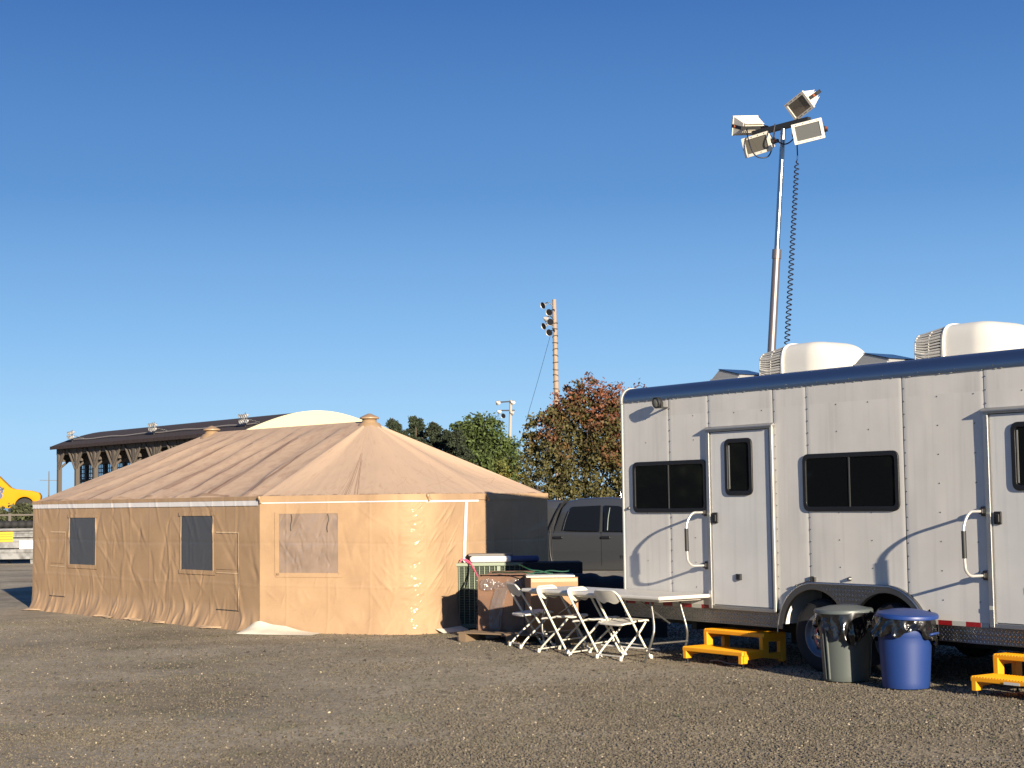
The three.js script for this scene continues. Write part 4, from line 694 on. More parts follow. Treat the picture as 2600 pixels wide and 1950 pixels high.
/* ================= PICKUP ================= */
{
  M.carG = phys(lin(.034, .036, .040), .4, { metalness: .1, clearcoat: 1, clearcoatRoughness: .06 }); M.carGlass = phys(lin(.006, .008, .013), .05, { specularIntensity: .6 }); M.carBlk = std(lin(.008, .008, .010), .4);
  const T = thing('pickup_truck', 'dark grey crew cab pickup truck with canopy parked behind the trailer', 'pickup truck', [.74, 0, -31.0], R(-28));
  // x forward along the side, z toward the camera
  const prof = [[-2.15, .50], [-2.15, .98], [-2.1, 1.06], [-.02, 1.06], [2.25, 1.04], [3.30, 1.0], [3.42, .9], [3.45, .5], [3.3, .42], [3.2, .42], [2.95, .45], [2.75, .75], [2.35, .75], [2.15, .42], [.0, .40], [-.45, .42], [-.62, .72], [-1.02, .72], [-1.2, .45], [-2.1, .45]];
  mb().add(toCreasedNormals(new THREE.ExtrudeGeometry(polyShape(prof), { depth: 1.70, bevelEnabled: true, bevelSize: .05, bevelThickness: .06, bevelSegments: 4 }), .7), trs(0, 0, -1.76)).build('body', M.carG, T);
  const cab = polyShape([[-.02, 1.0], [.03, 1.18], [.20, 1.56], [.32, 1.66], [.55, 1.705], [1.10, 1.72], [1.45, 1.69], [1.72, 1.58], [2.32, 1.02]]);
  const cg = new THREE.ExtrudeGeometry(cab, { depth: 1.38, bevelEnabled: true, bevelSize: .04, bevelThickness: .12, bevelSegments: 5, curveSegments: 6 }); mb().add(toCreasedNormals(cg, .9), trs(0, 0, -1.58)).build('cab', M.carG, T);
  const can = polyShape([[-2.12, 1.06], [-2.05, 1.60], [-1.95, 1.68], [-.3, 1.70], [.16, 1.68], [.02, 1.40], [-.06, 1.06]]); mb().add(toCreasedNormals(new THREE.ExtrudeGeometry(can, { depth: 1.40, bevelEnabled: true, bevelSize: .025, bevelThickness: .08, bevelSegments: 4 }), .9), trs(0, 0, -1.58)).build('canopy', M.carG, T);
  const side = (pts, m, name, z, dep = .012) => mb().shape(polyShape(pts), dep, trs(0, 0, z), .004).build(name, m, T);
  side([[.235, 1.155], [.355, 1.50], [.42, 1.58], [1.02, 1.60], [.98, 1.115], [.30, 1.135]], M.carGlass, 'window', -.052, .02);
  side([[1.09, 1.115], [1.11, 1.60], [1.40, 1.585], [1.62, 1.50], [2.02, 1.14], [2.0, 1.10]], M.carGlass, 'window', -.052, .02);
  side([[-1.9, 1.18], [-1.85, 1.56], [-.22, 1.58], [-.14, 1.52], [-.30, 1.24], [-.38, 1.18]], M.carGlass, 'window', -.062, .03);
  mb().tube([[.225, 1.14, -.02], [.29, 1.35, -.026], [.36, 1.52, -.032]], .006, 16, 6).build('window_trim', M.chrome, T); mb().tube([[.18, 1.66, -.06], [.06, 1.45, -.045], [-.03, 1.2, -.01], [-.055, 1.0, .002], [-.05, .7, .004], [.0, .45, .002]], .014, 40, 6).build('cab_gap', M.carBlk, T);
  mb().tube([[1.16, 1.13, -.028], [1.18, 1.35, -.03], [1.22, 1.56, -.034]], .010, 16, 6).build('window_divider', std(lin(.200, .240, .224), .3), T);
  mb().ext(1.04, 1.046, .46, 1.10, -.004, .0035).build('door_gap', M.carBlk, T); mb().tube([[.02, .47, .002], [-.01, .8, .003], [.02, 1.05, .001], [.12, 1.3, -.03]], .004, 20, 5).build('door_gap', M.carBlk, T);
  for (const x of [.13, 1.14]) mb().rbox(.20, .05, .04, x, .995, .018, .015, 3).build('door_handle', M.carBlk, T);
  mb().rbox(.12, .20, .26, 1.86, 1.16, .16, .04, 3).build('wing_mirror', M.carBlk, T); mb().tube([[1.15, 1.70, -.75], [1.12, 1.86, -.75]], .008, 6, 6).lathe([[0, .02], [.05, .01], [.06, 0]], 10, trs(1.15, 1.72, -.75)).build('roof_antenna', M.chrome, T);
  for (const x of [-.82, 2.55]) for (const z of [-.16, -1.62]) { const w = grp('wheel', T, [x, .37, z]); mb().lathe([[.22, -.11], [.34, -.115], [.368, -.09], [.37, 0], [.368, .09], [.34, .115], [.22, .11]], 32, trs(0, 0, 0, Math.PI / 2)).build('tyre', M.rubber, w); mb().lathe([[.22, .09], [.2, .07], [.1, .08], [0, .09]], 24, trs(0, 0, 0, Math.PI / 2)).build('rim', M.rim, w); }
  const font = await new FontLoader().loadAsync('fonts/droid/droid_sans_bold.typeface.json');
  const tg = new TextGeometry('TUNDRA', { font, size: .055, depth: .006, curveSegments: 3 }); mb().add(tg, trs(1.42, .60, .002)).build('lettering', M.carBlk, T);
  globalThis.__font = font;
}
const font = globalThis.__font;

/* ================= BACKGROUND ================= */
function leaves(n, place, size, colFn, norm) { // merged leaf faces with vertex colours
  const P = new Float32Array(n * 18), C = new Float32Array(n * 18), N = new Float32Array(n * 18); const a = V(), b = V(), c = V();
  for (let i = 0; i < n; i++) {
    const p = place(), s = size * rr(.6, 1.3), q = V(gss(), gss(), gss()).normalize(); if (norm) q.lerp(norm, .4).normalize(); a.set(gss(), gss(), gss()).cross(q).normalize(); b.crossVectors(q, a);
    const v = [[-.9, 0], [0, -.55], [.9, 0], [0, .55]].map(([x, y], k) => p.clone().addScaledVector(a, x * s).addScaledVector(b, y * s).addScaledVector(q, (k % 2 ? .15 : -.05) * s)); const col = colFn(p);
    [0, 1, 2, 0, 2, 3].forEach((k, j) => { v[k].toArray(P, i * 18 + j * 3); col.toArray(C, i * 18 + j * 3); q.toArray(N, i * 18 + j * 3); });
  }
  const g = new THREE.BufferGeometry(); g.setAttribute('position', new THREE.BufferAttribute(P, 3)); g.setAttribute('color', new THREE.BufferAttribute(C, 3)); g.setAttribute('normal', new THREE.BufferAttribute(N, 3)); return g;
}
M.leaf = std(lin(1, 1, 1), .75, 0, { vertexColors: true, side: THREE.DoubleSide }); M.bark = std(lin(.080, .060, .044), .9); M.barkG = std(lin(.120, .104, .088), .9);
function lobedTree(name, label, pos, trunkH, r0, lobes, n, size, colFn, group, gaps = .35) {
  const T = thing(name, label, 'tree', pos, 0, group); const tr = mb();
  tr.tube([[0, 0, 0], [.04, trunkH * .5, .02], [-.02, trunkH, 0], [.02, trunkH * 1.6, 0]], r0, 16, 8);
  const cl = []; let wsum = 0;
  for (const l of lobes) { tr.rod([0, trunkH * .75, 0], [l.x * .85, l.y, l.z * .85], r0 * .45, r0 * .12, 6); for (let k = 0; k < 5; k++) { const d = V(gss(), gss(), gss()).normalize(); tr.rod([l.x * .6, lerp(trunkH, l.y, .6), l.z * .6], [l.x + d.x * l.rx * .85, l.y + d.y * l.ry * .85, l.z + d.z * l.rx * .85], r0 * .16, r0 * .05, 5); } }
  for (const l of lobes) { const m = Math.round(l.rx * l.rx * l.ry * 60 / (size * 12)) + 14; for (let k = 0; k < m; k++) { const d = V(gss(), gss(), gss()).normalize().multiplyScalar(Math.pow(rnd(), gaps) * (rnd() < .10 ? rr(1.05, 1.25) : 1)); cl.push({ p: V(l.x + d.x * l.rx, l.y + d.y * l.ry, l.z + d.z * l.rx), r: Math.min(l.rx, l.ry) * rr(.12, .28) }); } }
  tr.build('trunk', M.bark, T);
  const tint = cl.map(() => rnd());
  let ci = 0;
  const g = leaves(n, () => { ci = Math.floor(rnd() * cl.length); const c = cl[ci]; return c.p.clone().add(V(gss(), gss() * .8, gss()).multiplyScalar(c.r)); }, size, p => colFn(p, tint[ci]));
  meshOf(g, 'crown', M.leaf, T); return T;
}
const cc = new THREE.Color();
// maple turning red at the crown
lobedTree('maple_tree', 'autumn maple with red and orange crown behind the pickup truck', [2.0, 0, -45], 1.1, .10,
  [{ x: 0, y: 3.4, z: 0, rx: 1.35, ry: 1.2 }, { x: -.95, y: 2.7, z: .2, rx: .9, ry: .95 }, { x: .9, y: 3.2, z: .1, rx: 1.1, ry: 1.3 }, { x: .1, y: 4.45, z: 0, rx: .95, ry: .75 }, { x: 1.35, y: 4.3, z: -.1, rx: .8, ry: .7 }, { x: -.35, y: 1.6, z: .3, rx: 1.2, ry: .9 }, { x: 1.0, y: 1.6, z: .3, rx: 1.2, ry: .9 }, { x: -1.25, y: 3.55, z: 0, rx: .5, ry: .65 }, { x: 2.2, y: 3.4, z: 0, rx: .9, ry: 1.2 }, { x: -.6, y: 4.1, z: .1, rx: .55, ry: .6 }],
  36000, .058, (p, t) => { const k = sst(3.2, 5.2, p.y + p.x * .35 + (t - .5) * 2.8), g = rr(.55, 1.25); return cc.setRGB(lerp(.070, .155, k) * g, lerp(.062, .050, k) * g, lerp(.014, .022, k) * g); }, undefined, .42);
// broad green tree and dark conifers
lobedTree('broadleaf_tree', 'rounded green broadleaf tree with a yellowing side beside the floodlight pole', [-1.75, 0, -86], 1.6, .2,
  [{ x: 0, y: 4.9, z: 0, rx: 1.6, ry: 1.55 }, { x: -.9, y: 4.0, z: .3, rx: 1.3, ry: 1.4 }, { x: 1.0, y: 3.9, z: .3, rx: 1.4, ry: 1.4 }, { x: 1.7, y: 2.6, z: .4, rx: .9, ry: 1.2 }, { x: 0, y: 2.8, z: .6, rx: 1.9, ry: 1.5 }, { x: -.7, y: 5.4, z: 0, rx: .9, ry: .9 }],
  30000, .10, (p, t) => { const y = sst(.2, 1.2, p.x) * sst(4.6, 2.6, p.y) * sst(.3, .7, t), g = rr(.6, 1.2) * lerp(.8, 1.15, t); return cc.setRGB(lerp(.052, .130, y) * g, lerp(.078, .105, y) * g, .014 * g); }, undefined, .30);
function conifer(label, pos, h, r, n, dark) {
  const T = thing('conifer_tree', label, 'tree', pos, 0, 'dark conifers behind the tent'); const tr = mb().rod([0, 0, 0], [0, h, 0], .16, .02, 8); const br = [];
  for (let k = 0; k < 110; k++) { const y = lerp(.5, h * .98, k / 110), a = rnd() * 6.283, L = r * Math.pow(1 - y / h, .75) * rr(.6, 1.1) + .12; br.push([y, a, L]); if (k % 2) tr.rod([0, y, 0], [Math.cos(a) * L * .9, y - L * .12, Math.sin(a) * L * .9], .03, .008, 4); }
  tr.build('trunk', M.bark, T);
  meshOf(leaves(Math.round(n * 1.6), () => { const b = br[Math.floor(rnd() * br.length)], t = Math.sqrt(rnd()), L = b[2] * t; return V(Math.cos(b[1]) * L + gss() * .12, b[0] - L * .15 + .1 * L * t + gss() * .10, Math.sin(b[1]) * L + gss() * .12); }, .064, () => { const g = rr(.5, 1.2) * dark; return cc.setRGB(.028 * g, .041 * g, .017 * g); }), 'crown', M.leaf, T);
}
conifer('pointed dark conifer at the end of the row toward the tent vent', [-6.0, 0, -80], 6.0, 1.7, 14000, 1);
conifer('tallest pointed dark conifer in the middle of the row', [-4.85, 0, -80], 6.1, 1.9, 16000, 1.05);
conifer('shorter conifer between two pointed conifers', [-5.4, 0, -79], 5.3, 1.8, 13000, .95);
conifer('ragged dark conifer touching the broadleaf tree', [-3.95, 0, -79], 5.75, 1.9, 16000, .9);
conifer('low dark conifer in front of the broadleaf tree', [-2.75, 0, -76], 5.2, 2.0, 18000, .85);
conifer('small conifer filling the gap below the tallest conifer', [-4.4, 0, -77.5], 4.9, 1.8, 13000, .8);
conifer('broad conifer lowest of the row beside the broadleaf tree', [-3.3, 0, -78], 5.3, 1.8, 13000, 1);
for (const [x, z, h, lab] of [[-74.5, -250, 3.4, 'small distant tree beside the far utility pole'], [-72.4, -250, 3.6, 'bushy distant tree between far pole and grandstand'], [-70.3, -249, 4.2, 'distant conifer just outside the grandstand post'], [-68.3, -251, 4.8, 'distant conifer seen through the grandstand end'], [-64, -250, 5.0, 'distant tree seen through the grandstand windows'], [-58, -252, 5.2, 'broad distant tree seen behind the grandstand windows'], [-51, -250, 4.8, 'far distant tree behind the grandstand middle']])
  lobedTree('distant_tree', lab, [x, 0, z], 1, .15, [{ x: 0, y: h * .5, z: 0, rx: 1.6, ry: h * .5 }, { x: .6, y: h * .4, z: 0, rx: 1.5, ry: h * .4 }], 1500, .32, () => { const g = rr(.6, 1.2); return cc.setRGB(.045 * g, .06 * g, .035 * g); }, 'distant trees beyond the grandstand');

// tree line west of the yard, mirrored in the trailer windows
for (const [x, z, h, lab] of [[-46, -4, 9, 'tall tree at the yard edge nearest the parked side'], [-49, -11, 12, 'tallest tree at the west yard edge'], [-45, -17, 9.5, 'round topped tree at the west yard edge'], [-50, -24, 11, 'pointed tree at the west yard edge'], [-47, -31, 9, 'low tree at the west yard edge'], [-52, 4, 11, 'leaning tree at the west yard edge']])
  lobedTree('yard_tree', lab, [x, 0, z], 1.5, .2, [{ x: 0, y: h * .45, z: 0, rx: 3.4, ry: h * .45 }, { x: .6, y: h * .3, z: 2, rx: 3.2, ry: h * .32 }, { x: 0, y: h * .72, z: .2, rx: 1.5, ry: h * .3 }], 5000, .42, () => { const g = rr(.6, 1.2); return cc.setRGB(.035 * g, .05 * g, .022 * g); }, 'trees along the west yard edge');
// floodlight poles
M.pole = std(lin(.288, .216, .160), .85, 0, { bumpMap: mott(.8, 41, 16), bumpScale: .01 }); M.lampM = std(lin(.496, .464, .416), .4, .4); M.lampDk = std(lin(.016, .018, .024), .3);
const bowl = (parent, p, yaw, pitch, s = 1) => { const g = grp('floodlight', parent, p); g.rotation.order = 'YXZ'; g.rotation.set(pitch, yaw, 0); g.scale.setScalar(s);
  mb().lathe([[0, -.20], [.07, -.20], [.08, -.12], [.14, -.05], [.22, .08], [.235, .10]], 16, trs(0, 0, 0, Math.PI / 2)).build('reflector_bowl', M.lampM, g); mb().lathe([[0, .075], [.215, .07]], 16, trs(0, 0, 0, Math.PI / 2)).build('lamp_lens', M.lampDk, g); };
{
  const T = thing('floodlight_pole', 'tall wooden pole with six floodlights rising behind the maple', 'light pole', [1.95, 0, -70]);
  mb().rod([.05, 0, 0], [-.04, 10.6, 0], .15, .09, 14).build('pole', M.pole, T);
  const st = mb(); for (let k = 0; k < 16; k++) { const y = 5.2 + k * .29 + rr(-.05, .05); st.add(new THREE.TorusGeometry(.115, .022, 5, 14), trs(-.02, y, 0, Math.PI / 2 + rr(-.3, .3), rr(-.3, .3), 0)); } st.build('pole_band', M.bark, T).userData.kind = 'stuff';
  const L = [[-.50, 10.34, .1, -.9], [-.25, 10.02, .2, -.5], [-.42, 9.75, .0, 1.9], [-.22, 9.60, .1, -.2], [-.48, 9.42, .1, -.9], [-.26, 9.12, .25, -.5]];
  for (const [x, y, z, yaw] of L) { bowl(T, [x, y, z], yaw, .35, .68); mb().tube([[x + .08, y + .08, z], [x + .2, y + .12, z * .6], [-.04, y - .08, .02]], .024, 10, 5).build('lamp_arm', M.lampDk, T); }
  const Z = thing('floodlight_pole', 'shorter wooden pole with five floodlights beside the broadleaf tree', 'light pole', [-.30, 0, -100]);
  mb().rod([-.06, 0, 0], [.22, 8.1, 0], .14, .09, 12).build('pole', std(lin(.304, .272, .232), .85), Z);
  mb().box(1.0, .08, .08, -.05, 8.0, 0, 0, 0, .05).box(.9, .08, .08, 0, 7.45, 0).build('crossarm', M.lampDk, Z);
  for (const [x, y, yaw] of [[-.62, 7.95, 2.6], [.30, 7.95, 2.4], [-.55, 7.38, 2.2], [-.25, 7.12, -.5], [.28, 7.30, 2.0]]) bowl(Z, [x, y, .12], yaw, .3, .72);
}
// wires and the far utility pole
{
  const T = thing('utility_pole', 'far thin utility pole with crossarm beside the grandstand', 'utility pole', [-87.2, 0, -300]);
  mb().rod([0, 0, 0], [0, 8.7, 0], .17, .09, 8).build('pole', M.barkG, T); mb().box(3.4, .10, .10, 0, 7.0, 0, 0, 0, -.03).build('crossarm', M.barkG, T);
  for (const [y0, y1, a, b, lab] of [[5.0, 4.9, 0, 0, 'thin power line highest behind the maple'], [4.05, 4.2, 0, 0, 'thin power line in the middle behind the maple'], [3.85, 4.0, 0, 0, 'thin power line lowest behind the maple']]) mb().tube([[-4, y0 - .2, -118], [2, (y0 + y1) / 2 - .35, -118], [10, y1, -118]], .012, 16, 4).top('power_line', M.cord, lab, 'wire', 'power lines behind the maple');
  mb().tube([[1.72, 9.0, -70], [1.2, 7.2, -69], [.6, 5.2, -68]], .008, 10, 4).top('guy_wire', M.cord, 'thin guy wire sloping from the tall floodlight pole', 'wire');
}
// low dark shed roof with rails
{ const T = thing('shed', 'low dark shed roof with posts behind the tent', 'shed', [.35, 0, -75], R(-12));
  mb().box(2.2, .08, 1.2, 0, 2.45, 0, .1, 0, -.14).build('roof', std(lin(.024, .018, .016), .7), T); mb().box(2.1, .22, .05, 0, 2.27, .5, 0, 0, -.14).build('fascia', std(lin(.128, .128, .136), .7), T); for (const x of [-.9, -.3, .3, .9]) mb().rod([x, 0, .45], [x, 2.55 - x * .14, .45], .03).build('post', M.bark, T); mb().ext(-1, 1, 0, 2.1, -.5, -.42).build('wall', std(lin(.080, .072, .064), .8), T); }

/* grandstand */
{
  M.gsRoof = std(lin(.040, .024, .021), .85, 0, { map: mott(.4, 31, 32) }); M.gsWood = std(lin(.085, .07, .058), .9); M.gsCream = std(lin(.54, .475, .30), .7); M.gsLamp = std(lin(.600, .584, .544), .4, .3); M.gsGlass = phys(lin(.8, .88, .92), .05, { transmission: .9, thickness: 0 }); M.gsFrame = std(lin(.028, .032, .036), .7);
  const ax = V(.637, 0, .771), az = V(.771, 0, -.637); // along, away
  const T = thing('grandstand', 'timber grandstand with brown curved roof and cream end gable', 'grandstand', [-52.1, 0, -183]); T.rotation.y = -Math.atan2(.771, .637);
  // local x along toward the camera end, local -z away
  const L = 44.1, W = 14, y0 = 8.75, rise = 1.95; const yr = t => y0 + rise * Math.sin(Math.PI * Math.min(1, Math.max(0, t))) ;
  const roofTop = grid(60, 24, (u, v) => V(u * L, yr(v) + .0, 1.0 - v * (W + 2)), (u, v) => [u * 20, v * 7]); const roofBot = grid(60, 24, (u, v) => V(u * L, yr(v) - .35, 1.0 - v * (W + 2)));
  mb().add(roofTop).add(roofBot).box(L, .36, .1, L / 2, y0 - .17, 1.02).build('roof', M.gsRoof, T);
  meshOf(grid(40, 4, (u, v) => V(-.02, yr(u) - .36 * v, 1.0 - u * (W + 2))), 'roof_edge', M.gsRoof, T);
  mb().tube([...Array(16)].map((_, k) => V(1.5 + k / 15 * (L - 2), yr(.09) + .14 + .05 * Math.sin(k * 2.1), 1.0 - .09 * (W + 2))), .07, 60, 5).build('roof_pipe', std(lin(.240, .216, .200), .7), T);
  // near end gable, boarded in cream
  { const s = new THREE.Shape(); s.moveTo(1.2, 0); for (let k = 0; k <= 24; k++) { const u = k / 24; s.lineTo(1.05 - u * (W + 2.1), yr(u) + .06); } s.lineTo(-W - 1, 0); s.closePath(); mb().add(new THREE.ExtrudeGeometry(s, { depth: .25, bevelEnabled: false }), new THREE.Matrix4().makeBasis(V(0, 0, 1), V(0, 1, 0), V(1, 0, 0)).setPosition(L + .02, 0, 0)).build('gable', M.gsCream, T); }
  // dark ceiling trusses
  mb().ext(.5, L - .1, 6.55, y0 - .36, -2.3, -2.2).build('upper_wall', M.gsWood, T); for (let k = 0; k < 9; k++) mb().ext(k * 4.85 + .4, k * 4.85 + .7, 7.0, y0 - .36, -W, .4).build('truss', M.gsWood, T);
  // front posts with V braces
  for (let k = 0; k < 10; k++) { const x = .7 + k * 4.72, p = grp('post', T, [x, 0, .2]);
    mb().ext(-.22, .22, 0, y0 - .35, -.22, .22).build('shaft', M.gsWood, p);
    for (const s of [-1, 1]) { if (k === 0 && s < 0) continue; for (const [d, b] of [[1.95, 6.1], [1.35, 6.7], [.8, 7.1]]) mb().rod([s * .1, b, (d - 1) * .2], [s * d, y0 - .45, (d - 1) * .2], .15, .13, 5).build('brace', M.gsWood, p); }
    mb().rod([0, 6.2, 0], [0, y0 - .6, -2.4], .14, .12, 5).build('brace', M.gsWood, p); }
  mb().ext(.2, L, y0 - .95, y0 - .1, -.6, .35).build('eave_beam', M.gsWood, T);
  // glazed back wall
  for (let k = 0; k < 18; k++) { const x = .4 + k * 2.42, w = grp('window', T, [x, 0, -2.2]);
    mb().ext(.14, 2.28, 0, 6.55, -.02, 0).build('pane', M.gsGlass, w); const b = mb(); for (let j = 1; j < 5; j++) b.ext(.1 + j * .436 - .05, .1 + j * .436 + .05, 0, 6.55, .0, .05); for (let j = 1; j < 14; j++) b.ext(.14, 2.28, j * .47 - .05, j * .47 + .05, .0, .055); b.ext(.1, 2.3, 4.75, 5.0, 0, .12); b.build('glazing_bar', M.gsFrame, w); mb().ext(-.26, .26, 0, 6.6, -.1, .25).build('window_post', M.gsFrame, w); }
  mb().ext(.3, .8, 0, y0 - .4, -2.5, -2.0).build('rear_post', M.gsWood, T);
  // stair frame inside and floodlight clusters on the roof edge
  mb().ext(11, 13.2, 4.9, 5.2, -1.5, -1.3).ext(11, 11.2, 0, 5, -1.5, -1.3).ext(13, 13.2, 0, 5, -1.5, -1.3).ext(11, 13.2, 4.2, 4.3, -1.5, -1.4).rod([13.1, 5.4, -1.4], [14, 3, -1.4], .12).build('stair_tower', std(lin(.360, .336, .288), .7), T);
  for (const x of [3.4, 23.4, 42]) { const g = grp('floodlight_cluster', T, [x, yr(.07) + .1, -.1]); g.scale.setScalar(.56); const f = mb(); f.rod([0, -.2, 0], [0, 2.2, 0], .07).rod([-1.1, 1.0, 0], [1.1, 1.0, 0], .06).rod([-1.1, 1.8, 0], [1.1, 1.8, 0], .06).rod([0, 1.2, 0], [1.4, .3, -3.2], .05); f.build('lamp_rack', M.lampDk, g); for (let r = 0; r < 2; r++) for (let c = 0; c < 4; c++) mb().lathe([[0, -.35], [.14, -.33], [.28, 0], [.40, .2], [.36, .18], [0, .1]], 12, trs(-1.05 + c * .7 + rr(-.1, .1), .8 + r * .85 + rr(-.1, .1), .3, Math.PI / 2 + .3, rr(-.8, .8), 0)).build('floodlight', M.gsLamp, g); }
}

/* left edge: barrier, berm, shrubs, race truck */
{
  M.galv = std(lin(.25, .25, .25), .55, .25, { bumpMap: mott(.6, 61, 48), bumpScale: .004, map: mott(.5, 62, 40) }); 
  const T = thing('barrier', 'galvanised steel crash barrier of stacked rails at the yard edge', 'barrier', [-15.3, 0, -49.3], R(2));
  for (const [y0, y1] of [[.14, .46], [.48, .79], [.81, 1.0]]) { const h = y1 - y0, s = polyShape([[0, 0], [.05, .012], [.05, h * .30], [.038, h * .42], [.038, h * .58], [.05, h * .70], [.05, h - .012], [0, h], [-.02, h], [-.02, 0]]); mb().add(new THREE.ExtrudeGeometry(s, { depth: 9, bevelEnabled: false }), new THREE.Matrix4().makeBasis(V(0, 0, 1), V(0, 1, 0), V(1, 0, 0)).setPosition(-6, y0, 0)).build('rail', M.galv, T); }
  mb().rod([-6, 1.05, .02], [3, 1.05, .02], .05, .05, 8).build('top_rail', M.galv, T); for (let x = -5.6; x < 3; x += 2) mb().ext(x, x + .12, 0, 1.1, -.2, -.05).build('post', M.galv, T);
  const sm = (c) => std(c, .6);
  const ys = mb().ext(-.62, -.10, .68, .99, .055, .065).top('warning_sign', sm(lin(.680, .336, .016)), 'small orange yellow sign fixed to the crash barrier', 'sign'); ys.position.copy(T.position); ys.rotation.y = R(2);
  const wsn = mb().ext(.10, .58, .46, .72, .055, .065).top('blank_sign', sm(lin(.85, .84, .80)), 'blank white sign board fixed to the crash barrier', 'sign'); wsn.position.copy(T.position); wsn.rotation.y = R(2);
  { const g = mb(); for (const y of [.92, .84, .75]) g.ext(-.6, -.12, y - .008, y + .008, .065, .067); const t = g.build('sign_print', sm(lin(.600, .128, .016)), ys); }
  // ribbed black pipe on the barrier
  { const pr = []; for (let k = 0; k <= 240; k++) pr.push([.115 + .016 * Math.sin(k * 1.05), k * 9 / 240]); const o = mb().lathe(pr, 14, trs(0, 0, 0, 0, 0, -Math.PI / 2 - .0)).top('ribbed_pipe', M.rubber, 'ribbed black pipe lying along the top of the crash barrier', 'pipe'); o.position.set(-21.3, 1.215, -49.15); o.rotation.y = R(2); }
  mb().box(9, .05, .06, 0, 1.5, 0).box(.08, 1.6, .08, -2, .75, 0).box(.08, 1.6, .08, .2, .75, 0).box(.08, 1.6, .08, 2.4, .75, 0).top('rail_fence', M.barkG, 'weathered timber rail fence behind the crash barrier', 'fence').position.set(-16, 0, -50.2);
  // berm
  const g = grid(60, 30, (u, v) => { const x = lerp(-60, -10, u), z = lerp(-51.5, -80, v); const h = 1.35 * sst(-51.5, -57, z) * sst(-80, -74, z) + .12 * (fbm(x * .7, z * .7, 3, 3) - .5) * sst(-51.5, -54, z); return V(x, Math.max(-.02, h * sst(-10, -14, x)), z); }); meshOf(g, 'berm', std(lin(.072, .060, .040), .95), scene).userData = { kind: 'structure', label: 'low earth berm behind the crash barrier', category: 'berm' };
  const shrub = (lab, x, z, w, h, n) => { const S = thing('shrub', lab, 'shrub', [x, .6, z], 0, 'shrubs on the berm'); const st = mb(); for (let k = 0; k < 14; k++) st.rod([gss() * .2, -.1, gss() * .2], [gss() * w * .7, h * rr(.5, .9), gss() * .4], .015, .006, 4); st.build('stems', M.bark, S); const cl = [...Array(46)].map(() => [gss() * w * .75, Math.pow(rnd(), .7) * h * .95, gss() * .6]); meshOf(leaves(n, () => { const c = cl[Math.floor(rnd() * cl.length)]; return V(c[0] + gss() * .18, Math.max(0, c[1] + gss() * .14), c[2] + gss() * .18); }, .07, () => { const q = rr(.5, 1.3); return cc.setRGB(.055 * q, .062 * q, .024 * q); }), 'foliage', M.leaf, S); };
  shrub('bramble shrub below the front wheel of the yellow truck', -16.75, -54.5, .9, 1.15, 7000); shrub('bramble shrub below the door of the yellow truck', -18.0, -55, 1.0, 1.12, 7000); shrub('low bramble shrub next to the tent corner', -15.9, -54.2, .7, .95, 5000); shrub('bramble shrub beyond the door of the yellow truck', -19.6, -55.5, 1.1, 1.15, 6000); shrub('low shrub at the foot of the berm behind the barrier', -17.2, -52.6, 1.2, .75, 5000);
  // yellow race truck
  const Y = thing('race_truck', 'bright yellow race pickup truck standing on the berm', 'race truck', [-22.62, 1.28, -67.6], R(14)); M.yelCar = phys(lin(.50, .225, .005), .7, { specularIntensity: .3 });
  const s = new THREE.Shape(); const pts = [[-2.6, .62], [-2.6, 1.18], [-.9, 1.18], [-.75, 1.72], [-.6, 1.84], [.55, 1.84], [.75, 1.80], [1.25, 1.30], [1.45, 1.22], [2.15, 1.14], [2.42, 1.06], [2.48, .95], [2.46, .60], [2.30, .52], [2.27, .62]]; pts.forEach((p, i) => i ? s.lineTo(...p) : s.moveTo(...p)); s.absarc(1.86, .52, .43, .24, Math.PI - .1, false); s.lineTo(1.38, .48); s.lineTo(-1.1, .48); s.absarc(-1.55, .52, .43, .1, Math.PI - .1, false); s.closePath();
  const ho = new THREE.Path(); ho.moveTo(-.62, 1.22); ho.lineTo(-.52, 1.74); ho.lineTo(.50, 1.74); ho.lineTo(1.02, 1.24); ho.closePath(); s.holes.push(ho);
  mb().add(toCreasedNormals(new THREE.ExtrudeGeometry(s, { depth: 1.55, bevelEnabled: true, bevelSize: .04, bevelThickness: .06, bevelSegments: 3, curveSegments: 14 }), .6), trs(0, 0, -1.6)).build('body', M.yelCar, Y);
  mb().ext(-2.4, 2.35, .5, 1.12, -1.25, -.35).build('underbody', M.under, Y);
  for (const x of [1.86, -1.55]) for (const z of [-.15, -1.45]) { const w = grp('wheel', Y, [x, .46, z]); w.scale.setScalar(1.12); mb().lathe([[.2, -.12], [.34, -.12], [.37, -.09], [.37, .09], [.34, .12], [.2, .12]], 24, trs(0, 0, 0, Math.PI / 2)).build('tyre', M.rubber, w); mb().lathe([[.2, .08], [0, .07]], 16, trs(0, 0, 0, Math.PI / 2)).build('rim', M.rim, w); }
  mb().tube([[.98, 1.24, .03], [.50, 1.75, .0]], .02, 8, 5).build('window_net_bar', M.blackPlas, Y); mb().rbox(.05, .12, .25, 2.49, .82, -.2, .02).build('headlight', M.carBlk, Y); mb().rbox(.10, .08, .06, .98, 1.28, .08, .02).build('wing_mirror', M.carBlk, Y);
  const sk = new THREE.Matrix4().makeShear(0, 0, .25, 0, 0, 0);
  const d3 = new TextGeometry('3', { font, size: .44, depth: .01, curveSegments: 4 }); d3.applyMatrix4(sk);
  const d4 = new TextGeometry('3', { font, size: .44, depth: .006, curveSegments: 4, bevelEnabled: true, bevelSize: .018, bevelThickness: .002, bevelSegments: 1 }); d4.applyMatrix4(sk);
  mb().add(d4, trs(.62, .84, .062)).build('number_outline', std(lin(.16, .17, .20), .5), Y); mb().add(d3, trs(.62, .84, .074)).build('number', std(lin(.016, .024, .096), .5), Y);
}

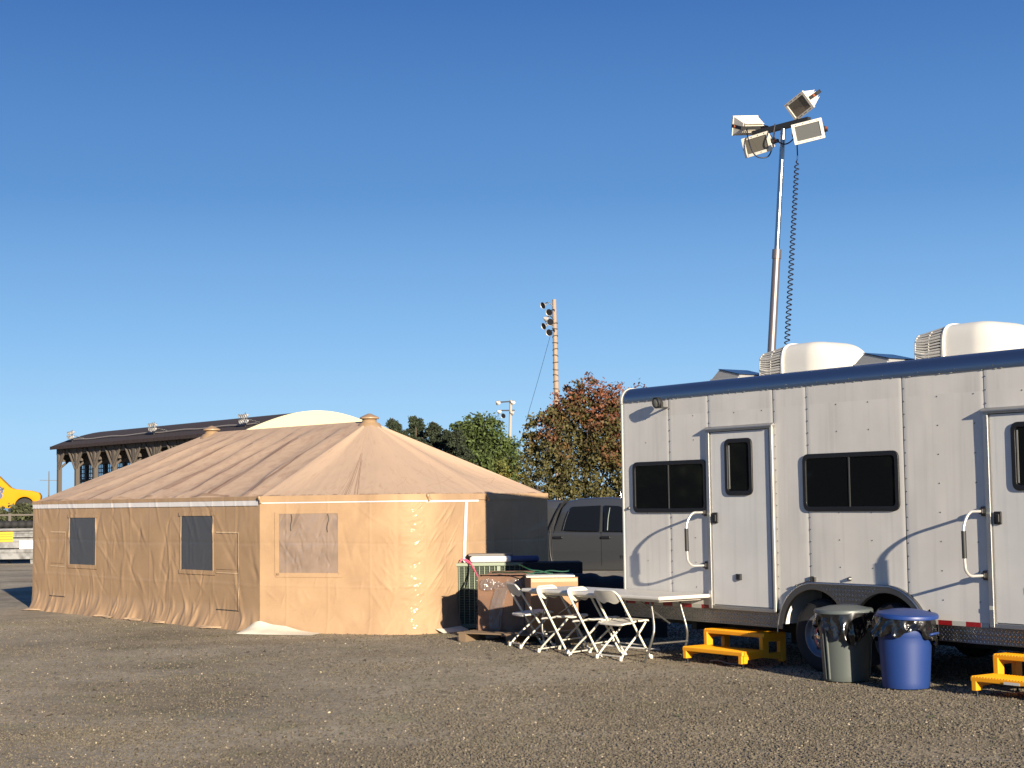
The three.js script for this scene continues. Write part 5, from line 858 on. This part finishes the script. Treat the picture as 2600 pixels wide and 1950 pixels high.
renderer.render(scene, camera);
